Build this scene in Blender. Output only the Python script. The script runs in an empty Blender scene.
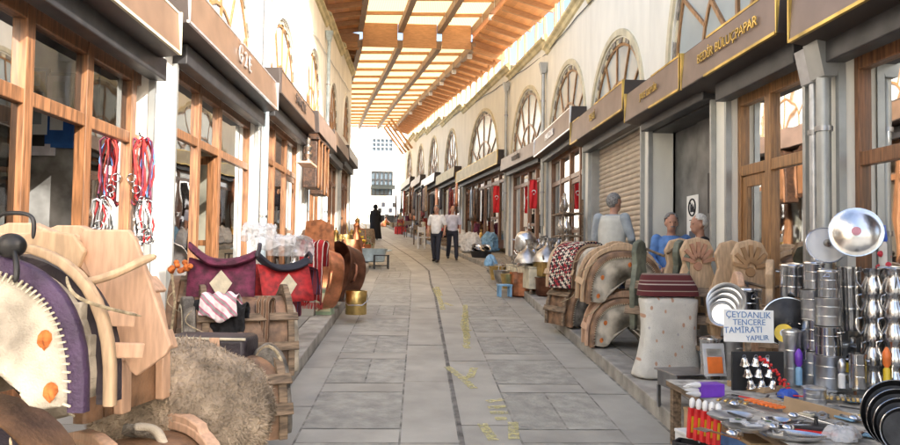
import bpy, math, random
from math import sin, cos, pi, radians as R
from mathutils import Vector as V, Matrix as Mx
random.seed(7)
sc = bpy.context.scene
col = sc.collection
F = 700.0

# ------------------------------------------------------------------ toolkit
class MB:
    """collects boxes, lathes, tubes and lofts; build() links them as one mesh object"""
    def __init__(s): s.v = []; s.f = []
    def add(s, vs, fs, M=None):
        n = len(s.v)
        s.v += [(M @ V(p)) if M else V(p) for p in vs]
        s.f += [tuple(i + n for i in f) for f in fs]; return s
    def box(s, x0, x1, y0, y1, z0, z1, M=None):
        vs = [(x, y, z) for z in (z0, z1) for y in (y0, y1) for x in (x0, x1)]
        return s.add(vs, [(0, 2, 3, 1), (4, 5, 7, 6), (0, 1, 5, 4), (2, 6, 7, 3), (0, 4, 6, 2), (1, 3, 7, 5)], M)
    def beam(s, a, b, w, h, up=(0, 0, 1)):
        a, b = V(a), V(b); d = b - a; L = d.length; d.normalize(); u = V(up)
        x = d.cross(u); x.normalize(); z = x.cross(d)
        M = Mx.Translation(a) @ Mx((x, d, z)).transposed().to_4x4()
        return s.box(-w / 2, w / 2, 0, L, -h / 2, h / 2, M)
    def lathe(s, prof, seg=20, M=None, cap0=True, cap1=True):
        vs = []; fs = []; n = len(prof)
        for k in range(seg):
            a = 2 * pi * k / seg
            for r, z in prof: vs.append((r * cos(a), r * sin(a), z))
        for k in range(seg):
            q = (k + 1) % seg
            for i in range(n - 1):
                fs.append((k * n + i, q * n + i, q * n + i + 1, k * n + i + 1))
        if cap0 and prof[0][0] > 1e-4: fs.append(tuple(k * n for k in reversed(range(seg))))
        if cap1 and prof[-1][0] > 1e-4: fs.append(tuple(k * n + n - 1 for k in range(seg)))
        return s.add(vs, fs, M)
    def tube(s, pts, r, seg=8, M=None, closed=False):
        pts = [V(p) for p in pts]; n = len(pts); vs = []; fs = []
        rr = r if isinstance(r, (list, tuple)) else [r] * n
        ref = None
        for i, p in enumerate(pts):
            if closed: t = pts[(i + 1) % n] - pts[i - 1]
            else: t = pts[min(i + 1, n - 1)] - pts[max(i - 1, 0)]
            if t.length < 1e-9: t = V((0, 0, 1))
            t.normalize()
            if ref is None: ref = V((0, 0, 1)) if abs(t.z) < .9 else V((1, 0, 0))
            x = t.cross(ref)
            if x.length < 1e-4: x = t.cross(V((0.3, 1, 0.2)))
            x.normalize(); y = x.cross(t); ref = y.copy()
            for k in range(seg):
                a = 2 * pi * k / seg
                vs.append(p + x * (rr[i] * cos(a)) + y * (rr[i] * sin(a)))
        for i in range(n if closed else n - 1):
            j = (i + 1) % n
            for k in range(seg):
                q = (k + 1) % seg
                fs.append((i * seg + k, j * seg + k, j * seg + q, i * seg + q))
        if not closed:
            fs.append(tuple(range(seg))); fs.append(tuple((n - 1) * seg + k for k in reversed(range(seg))))
        return s.add(vs, fs, M)
    def prism(s, poly, d0, d1, M=None, axis='y'):
        """2d polygon (a, b) pushed along the third axis"""
        n = len(poly)
        def p3(a, b, d): return (a, d, b) if axis == 'y' else ((a, b, d) if axis == 'z' else (d, a, b))
        vs = [p3(a, b, d0) for a, b in poly] + [p3(a, b, d1) for a, b in poly]
        fs = [tuple(range(n)), tuple(reversed(range(n, 2 * n)))]
        for i in range(n):
            j = (i + 1) % n; fs.append((i, i + n, j + n, j))
        return s.add(vs, fs, M)
    def loft(s, rings, M=None, closed=True, caps=True):
        n = len(rings[0]); vs = [p for r in rings for p in r]; fs = []
        for i in range(len(rings) - 1):
            for k in range(n if closed else n - 1):
                q = (k + 1) % n
                fs.append((i * n + k, i * n + q, (i + 1) * n + q, (i + 1) * n + k))
        if caps and closed:
            fs.append(tuple(reversed(range(n)))); fs.append(tuple((len(rings) - 1) * n + k for k in range(n)))
        return s.add(vs, fs, M)
    def ball(s, c, r, seg=12, rings=8):
        if not isinstance(r, (list, tuple)): r = (r, r, r)
        prof = [(sin(pi * i / rings), -cos(pi * i / rings)) for i in range(rings + 1)]
        prof[0] = (1e-5, -1); prof[-1] = (1e-5, 1)
        return s.lathe(prof, seg, Mx.Translation(V(c)) @ Mx.Diagonal((r[0], r[1], r[2], 1)))
    def jitter(s, a, seed=1):
        rd = random.Random(seed)
        s.v = [p + V((rd.uniform(-a, a), rd.uniform(-a, a), rd.uniform(-a, a))) for p in s.v]; return s
    def build(s, name, mat, parent=None, smooth=38, bevel=0, sub=0):
        me = bpy.data.meshes.new(name); me.from_pydata([tuple(p) for p in s.v], [], s.f)
        bmfix(me)
        me.materials.append(mat)
        if smooth:
            me.polygons.foreach_set('use_smooth', [True] * len(me.polygons))
            me.set_sharp_from_angle(angle=R(smooth))
        o = bpy.data.objects.new(name, me); col.objects.link(o)
        if parent: o.parent = parent
        if bevel:
            m = o.modifiers.new('b', 'BEVEL'); m.width = bevel; m.segments = 2; m.limit_method = 'ANGLE'; m.angle_limit = R(40)
        if sub:
            m = o.modifiers.new('s', 'SUBSURF'); m.levels = sub; m.render_levels = sub
        return o
import bmesh
def bmfix(me):
    b = bmesh.new(); b.from_mesh(me)
    bmesh.ops.remove_doubles(b, verts=b.verts, dist=1e-5)
    bmesh.ops.recalc_face_normals(b, faces=b.faces)
    b.to_mesh(me); b.free()
def T(x=0, y=0, z=0, rx=0, ry=0, rz=0, s=1):
    return Mx.Translation(V((x, y, z))) @ Mx.Rotation(rz, 4, 'Z') @ Mx.Rotation(ry, 4, 'Y') @ Mx.Rotation(rx, 4, 'X') @ Mx.Diagonal((s, s, s, 1) if not isinstance(s, tuple) else (*s, 1))
def tag(o, label=None, cat=None, group=None, kind=None):
    if label: o['label'] = label
    if cat: o['category'] = cat
    if group: o['group'] = group
    if kind: o['kind'] = kind
    return o
def thing(name, label, cat, loc=(0, 0, 0), rz=0, group=None, rx=0, ry=0, s=1):
    o = bpy.data.objects.new(name, None); col.objects.link(o)
    o.location = loc; o.rotation_euler = (rx, ry, rz); o.scale = (s, s, s)
    o.empty_display_size = .1
    return tag(o, label, cat, group)
def dup(root, loc, rz=0, label=None, group=None, s=None, rx=None, ry=None):
    r = root.copy(); col.objects.link(r); r.location = loc
    r.rotation_euler = (root.rotation_euler.x if rx is None else rx, root.rotation_euler.y if ry is None else ry, rz)
    if s: r.scale = (s, s, s) if not isinstance(s, tuple) else s
    if label: r['label'] = label
    if group: r['group'] = group
    for ch in list(root.children):
        c = ch.copy(); col.objects.link(c); c.parent = r
        for g in ch.children:
            d = g.copy(); col.objects.link(d); d.parent = c
    return r

# ------------------------------------------------------------------ materials
MATS = {}
def mat(name, c, rough=.6, metal=0, var=.12, scale=8, bump=.0, bscale=60, stretch=(1, 1, 1), c2=None, edge=(.35, .65), spec=None, island=0, detail=4):
    if name in MATS: return MATS[name]
    m = bpy.data.materials.new(name); m.use_nodes = True; nt = m.node_tree; N = nt.nodes; L = nt.links
    p = N['Principled BSDF']; p.inputs['Roughness'].default_value = rough; p.inputs['Metallic'].default_value = metal
    if spec is not None: p.inputs['Specular IOR Level'].default_value = spec
    tc = N.new('ShaderNodeTexCoord'); mp = N.new('ShaderNodeMapping'); mp.inputs['Scale'].default_value = stretch
    L.new(tc.outputs['Object'], mp.inputs['Vector'])
    nz = N.new('ShaderNodeTexNoise'); nz.inputs['Scale'].default_value = scale; nz.inputs['Detail'].default_value = detail
    L.new(mp.outputs[0], nz.inputs['Vector'])
    rp = N.new('ShaderNodeValToRGB'); rp.color_ramp.elements[0].position = edge[0]; rp.color_ramp.elements[1].position = edge[1]
    a = c2 if c2 else tuple(x * (1 - var * 1.6) for x in c); b = c if c2 else tuple(min(1, x * (1 + var)) for x in c)
    rp.color_ramp.elements[0].color = (*a, 1); rp.color_ramp.elements[1].color = (*b, 1)
    L.new(nz.outputs['Fac'], rp.inputs['Fac'])
    out = rp.outputs[0]
    if island:
        g = N.new('ShaderNodeNewGeometry'); hs = N.new('ShaderNodeHueSaturation')
        mr = N.new('ShaderNodeMapRange'); mr.inputs['To Min'].default_value = 1 - island; mr.inputs['To Max'].default_value = 1 + island
        L.new(g.outputs['Random Per Island'], mr.inputs['Value']); L.new(mr.outputs[0], hs.inputs['Value']); L.new(out, hs.inputs['Color']); out = hs.outputs[0]
    L.new(out, p.inputs['Base Color'])
    if bump:
        n2 = N.new('ShaderNodeTexNoise'); n2.inputs['Scale'].default_value = bscale; n2.inputs['Detail'].default_value = 3
        L.new(mp.outputs[0], n2.inputs['Vector'])
        bp = N.new('ShaderNodeBump'); bp.inputs['Strength'].default_value = bump; bp.inputs['Distance'].default_value = .02
        L.new(n2.outputs['Fac'], bp.inputs['Height']); L.new(bp.outputs[0], p.inputs['Normal'])
    MATS[name] = m; return m
def steel(name, c, rough): return mat(name, c, rough, 1, .12, 9, .08, 14)
M = dict(
 plaster=mat('plaster', (.79, .77, .69), .85, var=.05, scale=2.2, stretch=(1, 1, .35), detail=9, bump=.12, bscale=25),
 plaster_l=mat('plaster_pale', (.78, .76, .70), .85, var=.08, scale=2.2, stretch=(1, 1, .35), detail=9, bump=.12, bscale=25),
 mould=mat('moulding_stone', (.62, .56, .40), .8, var=.12, scale=4, bump=.2),
 cornice=mat('cornice_stone', (.66, .57, .34), .8, var=.15, scale=3, bump=.2),
 vous=mat('arch_stone', (.30, .27, .23), .85, var=.3, scale=14, bump=.3),
 wood=mat('varnished_wood', (.22, .10, .045), .35, var=.3, scale=5, stretch=(9, 9, .7), bump=.05),
 wood_l=mat('varnished_wood_light', (.33, .17, .07), .35, var=.28, scale=5, stretch=(9, 9, .7), bump=.05),
 darkwood=mat('dark_carved_wood', (.06, .028, .015), .5, var=.4, scale=18, bump=.5, bscale=40),
 beam=mat('roof_beam_wood', (.30, .21, .145), .6, var=.1, scale=6, stretch=(5, 1, 5)),
 joist=mat('roof_joist_wood', (.46, .25, .12), .6, var=.10, scale=7, stretch=(1, 5, 5)),
 soffit=mat('roof_plank_wood', (.66, .31, .12), .6, var=.10, scale=5, stretch=(1, 10, 1), island=.2),
 plate=mat('steel_plate', (.5, .52, .55), .4, .8),
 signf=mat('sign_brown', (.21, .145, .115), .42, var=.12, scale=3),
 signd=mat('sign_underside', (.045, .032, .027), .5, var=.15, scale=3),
 signo=mat('sign_ochre', (.18, .11, .07), .42, var=.12, scale=3),
 signl=mat('sign_straw', (.42, .36, .2), .5, var=.12, scale=3),
 gold=mat('brass_trim', (.62, .43, .12), .4, .8, .3, 3),
 silver=mat('silver_letter', (.85, .85, .86), .3, .8, .1),
 dark=mat('dark_metal', (.045, .043, .045), .45, .3, .2, 6),
 grey=mat('grey_steel_door', (.20, .20, .195), .5, .4, .3, 3, .1, 8, edge=(.3, .7)),
 galv=mat('galvanised_pipe', (.40, .41, .40), .45, .6, .08, 5),
 shutter=mat('shutter_slats', (.50, .42, .335), .5, .2, .08, 5),
 stoneslab=mat('street_slab', (.32, .312, .275), .7, var=.17, scale=7, bump=.6, bscale=28, island=.09, edge=(.3, .7), detail=8),
 stoneband=mat('street_band', (.345, .335, .297), .62, var=.14, scale=2.2, bump=.1, bscale=50, island=.06, detail=8, edge=(.3, .7)),
 joint=mat('street_joint', (.265, .255, .225), .9, var=.3, scale=8),
 walk=mat('pavement_stone', (.28, .266, .235), .7, var=.18, scale=2, bump=.2, island=.08, detail=8, edge=(.3, .7)),
 kerb=mat('kerb_stone', (.33, .31, .275), .75, var=.2, scale=4, bump=.4, island=.08),
 dirt=mat('ground_dirt', (.27, .255, .22), .95, var=.2, scale=.5),
 white=mat('white_paint', (.8, .79, .76), .6, var=.05),
 black=mat('black_paint', (.02, .02, .022), .45, var=.2),
 steel=steel('stainless', (.62, .62, .63), .2), alu=steel('aluminium', (.66, .67, .68), .34), steeld=steel('worn_steel', (.36, .36, .37), .35),
 copper=mat('copper', (.72, .30, .16), .36, 1, .22, 7, .12, 16), copperd=mat('tarnished_copper', (.20, .085, .05), .5, .8, .3, 6, .1, 12),
 brass=mat('brass', (.62, .44, .17), .35, 1, .2, 8, .1, 14), tin=mat('tinned_copper', (.5, .47, .43), .38, 1, .25, 8, .1),
 iron=mat('black_iron', (.035, .034, .035), .45, .5, .3, 9, .1),
 felt=mat('white_felt', (.50, .44, .35), .95, var=.3, scale=7, bump=.35, bscale=150, detail=8),
 feltd=mat('grey_felt', (.26, .235, .20), .97, var=.4, scale=7, bump=.9, bscale=90, detail=8),
 fleece=mat('sheep_fleece', (.40, .32, .235), 1, var=.35, scale=5, bump=.5, bscale=90, detail=8),
 leather=mat('dark_leather', (.035, .027, .034), .45, var=.35, scale=9, bump=.25, bscale=60),
 purple=mat('purple_leather', (.055, .03, .07), .6, var=.25, scale=12, bump=.3, bscale=90),
 brownl=mat('brown_leather', (.22, .125, .07), .5, var=.35, scale=8, bump=.25),
 rawwood=mat('raw_poplar', (.60, .38, .25), .6, var=.10, scale=9, stretch=(7, 7, 1), bump=.06, bscale=30),
 rawwood2=mat('raw_pine', (.52, .36, .22), .65, var=.13, scale=8, stretch=(6, 6, 1), bump=.08),
 oldwood=mat('old_grey_wood', (.22, .155, .10), .75, var=.35, scale=6, stretch=(6, 1, 6), bump=.3),
 greenb=mat('greenish_board', (.16, .17, .125), .8, var=.3, scale=7, bump=.2),
 rope=mat('rope', (.42, .34, .22), .9, var=.25, scale=40, bump=.5),
 orange=mat('orange_dye', (.60, .17, .04), .95, var=.3, scale=30, bump=.3), red=mat('red_cloth', (.36, .016, .018), .7, var=.3, scale=14),
 redp=mat('red_plastic', (.70, .03, .03), .3), yellow=mat('yellow_plastic', (.8, .55, .03), .35), orangep=mat('orange_plastic', (.85, .2, .04), .35),
 maroon=mat('maroon_weave', (.13, .022, .03), .85, var=.4, scale=30, bump=.4), burg=mat('burgundy_cloth', (.12, .016, .045), .75, var=.35, scale=14, bump=.3),
 bluec=mat('blue_cloth', (.10, .22, .50), .75, var=.2), bluep=mat('blue_plastic', (.03, .09, .45), .35), lblue=mat('light_blue_plastic', (.22, .42, .62), .4),
 navy=mat('navy_cloth', (.018, .02, .032), .85), blackc=mat('black_cloth', (.012, .012, .014), .9), cream=mat('cream_cloth', (.62, .56, .42), .9, var=.15, bump=.3),
 whitec=mat('white_cloth', (.74, .74, .73), .85, var=.08, scale=10, bump=.2), greyb=mat('blue_grey_shirt', (.33, .37, .40), .85),
 vest=mat('pale_vest', (.55, .54, .48), .85, var=.08), lilac=mat('lilac_shirt', (.58, .57, .64), .85), pink=mat('pink_cloth', (.75, .35, .42), .8, var=.3),
 purp=mat('purple_plastic', (.18, .05, .5), .35), card=mat('cardboard', (.45, .31, .18), .85, var=.12), paper=mat('paper', (.84, .84, .81), .8, var=.03),
 skin=mat('skin', (.46, .24, .16), .55, var=.12, scale=12), hairg=mat('grey_hair', (.22, .21, .20), .8, var=.3, scale=50), hairw=mat('white_hair', (.72, .70, .66), .8, var=.15, scale=50),
 hairb=mat('dark_hair', (.03, .025, .02), .7), eye=mat('eye_dark', (.02, .015, .01), .3), green=mat('leaf_green', (.05, .12, .03), .7, var=.3, scale=20),
 tan=mat('tan_cloth', (.42, .27, .15), .9, var=.25, bump=.3), rugr=mat('red_rug', (.28, .05, .035), .95, var=.5, scale=14), rugb=mat('brown_rug', (.20, .10, .055), .95, var=.5, scale=14),
 tile=mat('enamel_flower', (.74, .72, .68), .3, var=.1), flower=mat('flower_red', (.6, .03, .05), .4),
 interior=mat('shop_interior', (.42, .37, .30), .9, var=.3, scale=1.5), interiord=mat('shop_interior_dark', (.07, .06, .05), .9, var=.3, scale=1.5),
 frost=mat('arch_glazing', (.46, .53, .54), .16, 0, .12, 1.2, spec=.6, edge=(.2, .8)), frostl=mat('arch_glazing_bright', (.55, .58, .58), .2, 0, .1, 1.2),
 farwall=mat('far_facade', (.82, .80, .75), .9, var=.04, scale=1), farpane=mat('far_pane', (.10, .14, .18), .2), blueposter=mat('blue_poster', (.03, .13, .45), .5), 
)
def glassmat():
    m = bpy.data.materials.new('shop_glass'); m.use_nodes = True; nt = m.node_tree; N = nt.nodes; L = nt.links
    for n in list(N): N.remove(n)
    o = N.new('ShaderNodeOutputMaterial'); mix = N.new('ShaderNodeMixShader'); t = N.new('ShaderNodeBsdfTransparent'); g = N.new('ShaderNodeBsdfGlossy')
    t.inputs[0].default_value = (.80, .83, .82, 1); g.inputs['Roughness'].default_value = .02
    fr = N.new('ShaderNodeFresnel'); fr.inputs[0].default_value = 1.55
    mm = N.new('ShaderNodeMath'); mm.operation = 'MULTIPLY_ADD'; mm.inputs[1].default_value = 1.5; mm.inputs[2].default_value = .06; mm.use_clamp = True
    tc = N.new('ShaderNodeTexCoord'); nz = N.new('ShaderNodeTexNoise'); nz.inputs['Scale'].default_value = 1.1; bp = N.new('ShaderNodeBump'); bp.inputs['Strength'].default_value = .12; bp.inputs['Distance'].default_value = .03
    L.new(tc.outputs['Object'], nz.inputs['Vector']); L.new(nz.outputs['Fac'], bp.inputs['Height']); L.new(bp.outputs[0], g.inputs['Normal'])
    L.new(fr.outputs[0], mm.inputs[0]); L.new(mm.outputs[0], mix.inputs[0]); L.new(t.outputs[0], mix.inputs[1]); L.new(g.outputs[0], mix.inputs[2]); L.new(mix.outputs[0], o.inputs[0])
    return m
M['glass'] = glassmat()
def plasticbag():
    m = bpy.data.materials.new('clear_plastic'); m.use_nodes = True; nt = m.node_tree; N = nt.nodes; L = nt.links
    for n in list(N): N.remove(n)
    o = N.new('ShaderNodeOutputMaterial'); mix = N.new('ShaderNodeMixShader'); t = N.new('ShaderNodeBsdfTransparent'); g = N.new('ShaderNodeBsdfPrincipled')
    g.inputs['Roughness'].default_value = .15; g.inputs['Base Color'].default_value = (.75, .76, .78, 1); mix.inputs[0].default_value = .42
    L.new(t.outputs[0], mix.inputs[1]); L.new(g.outputs[0], mix.inputs[2]); L.new(mix.outputs[0], o.inputs[0]); return m
M['film'] = plasticbag()
def panelmat():
    m = bpy.data.materials.new('roof_panel'); m.use_nodes = True; nt = m.node_tree; N = nt.nodes; L = nt.links
    for n in list(N): N.remove(n)
    o = N.new('ShaderNodeOutputMaterial'); mix = N.new('ShaderNodeMixShader'); t = N.new('ShaderNodeBsdfTranslucent'); g = N.new('ShaderNodeBsdfDiffuse')
    mix.inputs[0].default_value = .25
    tc = N.new('ShaderNodeTexCoord'); w = N.new('ShaderNodeTexWave'); w.inputs['Scale'].default_value = 7; w.inputs['Distortion'].default_value = .6; w.bands_direction = 'X'
    rp = N.new('ShaderNodeValToRGB'); rp.color_ramp.elements[0].color = (.76, .48, .21, 1); rp.color_ramp.elements[1].color = (.84, .62, .34, 1)
    hs = N.new('ShaderNodeHueSaturation'); geo = N.new('ShaderNodeObjectInfo'); mr = N.new('ShaderNodeMapRange'); mr.inputs['To Min'].default_value = .8; mr.inputs['To Max'].default_value = 1.1
    L.new(tc.outputs['Object'], w.inputs['Vector']); L.new(w.outputs['Fac'], rp.inputs[0]); L.new(geo.outputs['Random'], mr.inputs['Value']); L.new(mr.outputs[0], hs.inputs['Value'])
    L.new(rp.outputs[0], hs.inputs['Color']); L.new(hs.outputs[0], t.inputs[0]); L.new(hs.outputs[0], g.inputs[0])
    L.new(t.outputs[0], mix.inputs[1]); L.new(g.outputs[0], mix.inputs[2]); L.new(mix.outputs[0], o.inputs[0]); return m
M['panel'] = panelmat()
def paintmat():
    m = bpy.data.materials.new('yellow_paint'); m.use_nodes = True; nt = m.node_tree; N = nt.nodes; L = nt.links
    p = N['Principled BSDF']; p.inputs['Base Color'].default_value = (.62, .56, .25, 1); p.inputs['Roughness'].default_value = .8
    o = N['Material Output']; t = N.new('ShaderNodeBsdfTransparent'); mix = N.new('ShaderNodeMixShader')
    tc = N.new('ShaderNodeTexCoord'); nz = N.new('ShaderNodeTexNoise'); nz.inputs['Scale'].default_value = 22; nz.inputs['Detail'].default_value = 8
    rp = N.new('ShaderNodeValToRGB'); rp.color_ramp.elements[0].position = .28; rp.color_ramp.elements[1].position = .78
    L.new(tc.outputs['Object'], nz.inputs[0]); L.new(nz.outputs['Fac'], rp.inputs[0]); L.new(rp.outputs[0], mix.inputs[0]); L.new(t.outputs[0], mix.inputs[1]); L.new(p.outputs[0], mix.inputs[2]); L.new(mix.outputs[0], o.inputs[0]); return m
M['paint'] = paintmat()

def rumple(o, strength, scale=.09, mid=.5, sub=2):
    t = bpy.data.textures.get('rumple_%g' % scale) or bpy.data.textures.new('rumple_%g' % scale, 'CLOUDS'); t.noise_scale = scale; t.noise_depth = 3
    if sub and not any(m.type == 'SUBSURF' for m in o.modifiers):
        m = o.modifiers.new('s', 'SUBSURF'); m.levels = sub; m.render_levels = sub
    m = o.modifiers.new('d', 'DISPLACE'); m.texture = t; m.strength = strength; m.mid_level = mid; m.texture_coords = 'LOCAL'; return o
# ------------------------------------------------------------------ camera and the plan of the street
cam = bpy.data.objects.new('camera', bpy.data.cameras.new('camera')); col.objects.link(cam)
cam.data.lens = 28; cam.data.sensor_width = 36; cam.data.clip_end = 900; cam.data.clip_start = .05
EYE = V((0, 0, 1.75))
CM = Mx.Rotation(R(-2.62), 4, 'Z') @ Mx.Rotation(R(92.25), 4, 'X') @ Mx.Rotation(R(.8), 4, 'Z')
cam.matrix_world = Mx.Translation(EYE) @ CM
sc.camera = cam
SL = .067
def gz(y): return SL * max(-15, min(56, y))
def ray(px, py): d = CM.to_3x3() @ V(((px - 450) / F, (222.5 - py) / F, -1)); return d
def at(px, py, y): d = ray(px, py); return EYE + d * (y / d.y)
def on(px, py, dz=0.0):
    """point where the sight line meets the street surface raised by dz"""
    d = ray(px, py); t = 5
    for _ in range(40):
        p = EYE + d * t; e = p.z - gz(p.y) - dz
        t += e / max(1e-4, -(d.z - SL * d.y))
        t = max(.2, min(200, t))
    return EYE + d * t
PR = [(-30, 3.35), (18.3, 3.3), (22.9, 2.75), (28.7, 1.95), (38.7, .5), (50, -.95), (60, -2.2)]
def interp(P, y):
    for (a, b), (c, d) in zip(P, P[1:]):
        if y <= c: return b + (d - b) * max(0, (y - a)) / (c - a)
    return P[-1][1]
def XR(y): return interp(PR, y)
def bend(y): return XR(y) - 3.35 if y > 14 else 0
XL = -2.72
WALK = .13

# ground, street, pavements
def grid_sheet(name, x0, x1, y0, y1, dz, m, n=60, kind='structure', bendx=True):
    b = MB(); vs = []; fs = []
    for i in range(n + 1):
        y = y0 + (y1 - y0) * i / n; s = bend(y) if bendx else 0
        for x in (x0, x1): vs.append((x + s if callable(x) is False else x, y, gz(y) + dz))
    for i in range(n): fs.append((2 * i, 2 * i + 1, 2 * i + 3, 2 * i + 2))
    b.add(vs, fs); o = b.build(name, m, smooth=0); return tag(o, kind=kind)
g = MB(); ys = [-300, -15] + [i for i in range(-14, 57, 2)] + [56.01, 300, 800]
g.add([(x, y, gz(y) - .02) for y in ys for x in (-500, 500)], [(2 * i, 2 * i + 1, 2 * i + 3, 2 * i + 2) for i in range(len(ys) - 1)])
tag(g.build('ground', M['dirt'], smooth=0), kind='structure')
grid_sheet('street', -1.18, 2.02, -4, 58, -.004, M['joint'])
band = MB(); slab = MB()
rd = random.Random(3)
def quad(b, x0, x1, y0, y1, dz=0.0, g=.008):
    k = max(1, int((y1 - y0) / 1.2))
    j = rd.uniform(-.0015, .0015)
    def P(x, y): return (x + bend(y), y, gz(y) + dz + j)
    b.add([P(x0 + g, y0 + g), P(x1 - g, y0 + g), P(x1 - g, y1 - g), P(x0 + g, y1 - g)], [(0, 1, 2, 3)])
y = -3.0
while y < 57:
    for (a, c, per, bw) in ((-.87, -.11, 1.36, .31), (.79, 1.6, 1.36, .3)):
        quad(band, a, c, y, y + bw)
        # the rough slab is cut into two or three stones
        n = rd.choice((1, 2, 2, 3)) if y > 9 else rd.choice((1, 1, 2))
        for k in range(n):
            quad(slab, a + (c - a) * k / n, a + (c - a) * (k + 1) / n, y + bw, y + per)
    y += 1.36
for (a, c, L) in ((-1.18, -.87, 1.1), (-.11, .33, 1.5), (.36, .79, 1.9), (1.6, 1.98, 1.25)):
    y = -3 + rd.random()
    while y < 57:
        l = L * rd.uniform(.8, 1.3); quad(band, a, c, y, y + l); y += l
tag(band.build('paving', M['stoneband'], smooth=0), kind='structure')
tag(slab.build('rough_paving', M['stoneslab'], smooth=0), kind='structure')
# drain channel and manhole
dr = MB()
for k in range(60):
    y0 = -3 + k; dr.add([(.332 + bend(y0), y0, gz(y0) + .002), (.366 + bend(y0), y0, gz(y0) + .002), (.366 + bend(y0 + 1), y0 + 1, gz(y0 + 1) + .002), (.332 + bend(y0 + 1), y0 + 1, gz(y0 + 1) + .002)], [(0, 1, 2, 3)])
tag(dr.build('drain_channel', mat('channel_stone', (.16, .15, .135), .9, var=.3), smooth=0), kind='structure')
# pavements with kerb stones
def pavement(name, xk, xw, y0, y1, kname):
    b = MB(); k = MB(); y = y0; s = 1 if xw > xk else -1
    while y < y1:
        l = rd.uniform(.75, 1.1)
        e = min(y + l, y1)
        xs = [xk, xk + s * .3, xk + s * .85, xw + s * .3]
        for i in range(3):
            def P(x, yy, z): return (x + bend(yy), yy, gz(yy) + z)
            a, c = xs[i], xs[i + 1]; t = k if i == 0 else b; gp = .006
            z = WALK + (0 if i == 0 else -.003)
            A = a + s * (gp if i else 0); C = c - s * gp
            vs = [P(A, y + gp, z), P(C, y + gp, z), P(C, e - gp, z), P(A, e - gp, z), P(A, y + gp, -.02), P(C, y + gp, -.02), P(C, e - gp, -.02), P(A, e - gp, -.02)]
            t.add(vs, [(0, 1, 2, 3), (0, 1, 5, 4), (1, 2, 6, 5), (2, 3, 7, 6), (3, 0, 4, 7)])
        y = e
    tag(b.build(name, M['walk'], smooth=0), kind='structure'); tag(k.build(kname, M['kerb'], smooth=0, bevel=.012), kind='structure')
pavement('pavement', 2.0, 3.35, -3, 57, 'kerb')
pavement('pavement', -1.19, XL, -3, 28.4, 'kerb')
# yellow paint scrawls, given in street metres
pb = MB()
def stroke(pts, w=.042):
    for (a, c) in zip(pts, pts[1:]):
        A = V(on(*a)); C = V(on(*c)); d = C - A; d.z = 0
        if d.length < 1e-3: continue
        n = V((-d.y, d.x, 0)).normalized() * w
        A.z = gz(A.y) + .006; C.z = gz(C.y) + .006
        q = [A - n, A + n, C + n, C - n]
        pb.add([(p.x, p.y, gz(p.y) + .006) for p in q], [(0, 1, 2, 3)])
for pts in ([(447, 367), (462, 378), (474, 389)], [(474, 368), (470, 378), (464, 377)], [(487, 402), (503, 400)], [(488, 408), (506, 407)], [(490, 413), (508, 413)], [(495, 419), (507, 419)],
            [(482, 424), (494, 441)], [(513, 422), (514, 440)], [(465, 305), (467, 345)], [(461, 316), (470, 317)], [(462, 330), (471, 331)], [(466, 312), (463, 325), (468, 338)], [(434, 288), (440, 300), (443, 310)], [(437, 287), (441, 296)],
            [(444, 303), (452, 306)], [(465, 345), (468, 349)]):
    stroke(pts)
tag(pb.build('street_paint', M['paint'], smooth=0), kind='structure')
# ------------------------------------------------------------------ shops
def archpts(uc, ws, r, h, n=26, p=.92):
    return [(uc - r * cos(pi * i / n), ws + h * (sin(pi * i / n) ** p if 0 < i < n else 0)) for i in range(n + 1)]
def arch_band(b, uc, ws, r0, h0, r1, h1, v0, v1, n=26):
    A = archpts(uc, ws, r0, h0, n); B = archpts(uc, ws, r1, h1, n)
    rings = [[(a[0], v0, a[1]), (c[0], v0, c[1]), (c[0], v1, c[1]), (a[0], v1, a[1])] for a, c in zip(A, B)]
    b.loft(rings)
def text_obj(txt, size, mat_, parent, loc, rot, depth=.006, name='lettering', xs=1.0):
    cu = bpy.data.curves.new(name, 'FONT'); cu.body = txt; cu.size = size; cu.extrude = depth; cu.align_x = 'CENTER'; cu.align_y = 'CENTER'
    o = bpy.data.objects.new('tmp', cu); col.objects.link(o)
    dg = bpy.context.evaluated_depsgraph_get(); dg.update()
    me = bpy.data.meshes.new_from_object(o.evaluated_get(dg)); bpy.data.objects.remove(o)
    me.materials.clear(); me.materials.append(mat_)
    n = bpy.data.objects.new(name, me); col.objects.link(n); n.parent = parent; n.location = loc; n.rotation_euler = rot; n.scale = (xs, 1, 1); return n

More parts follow.
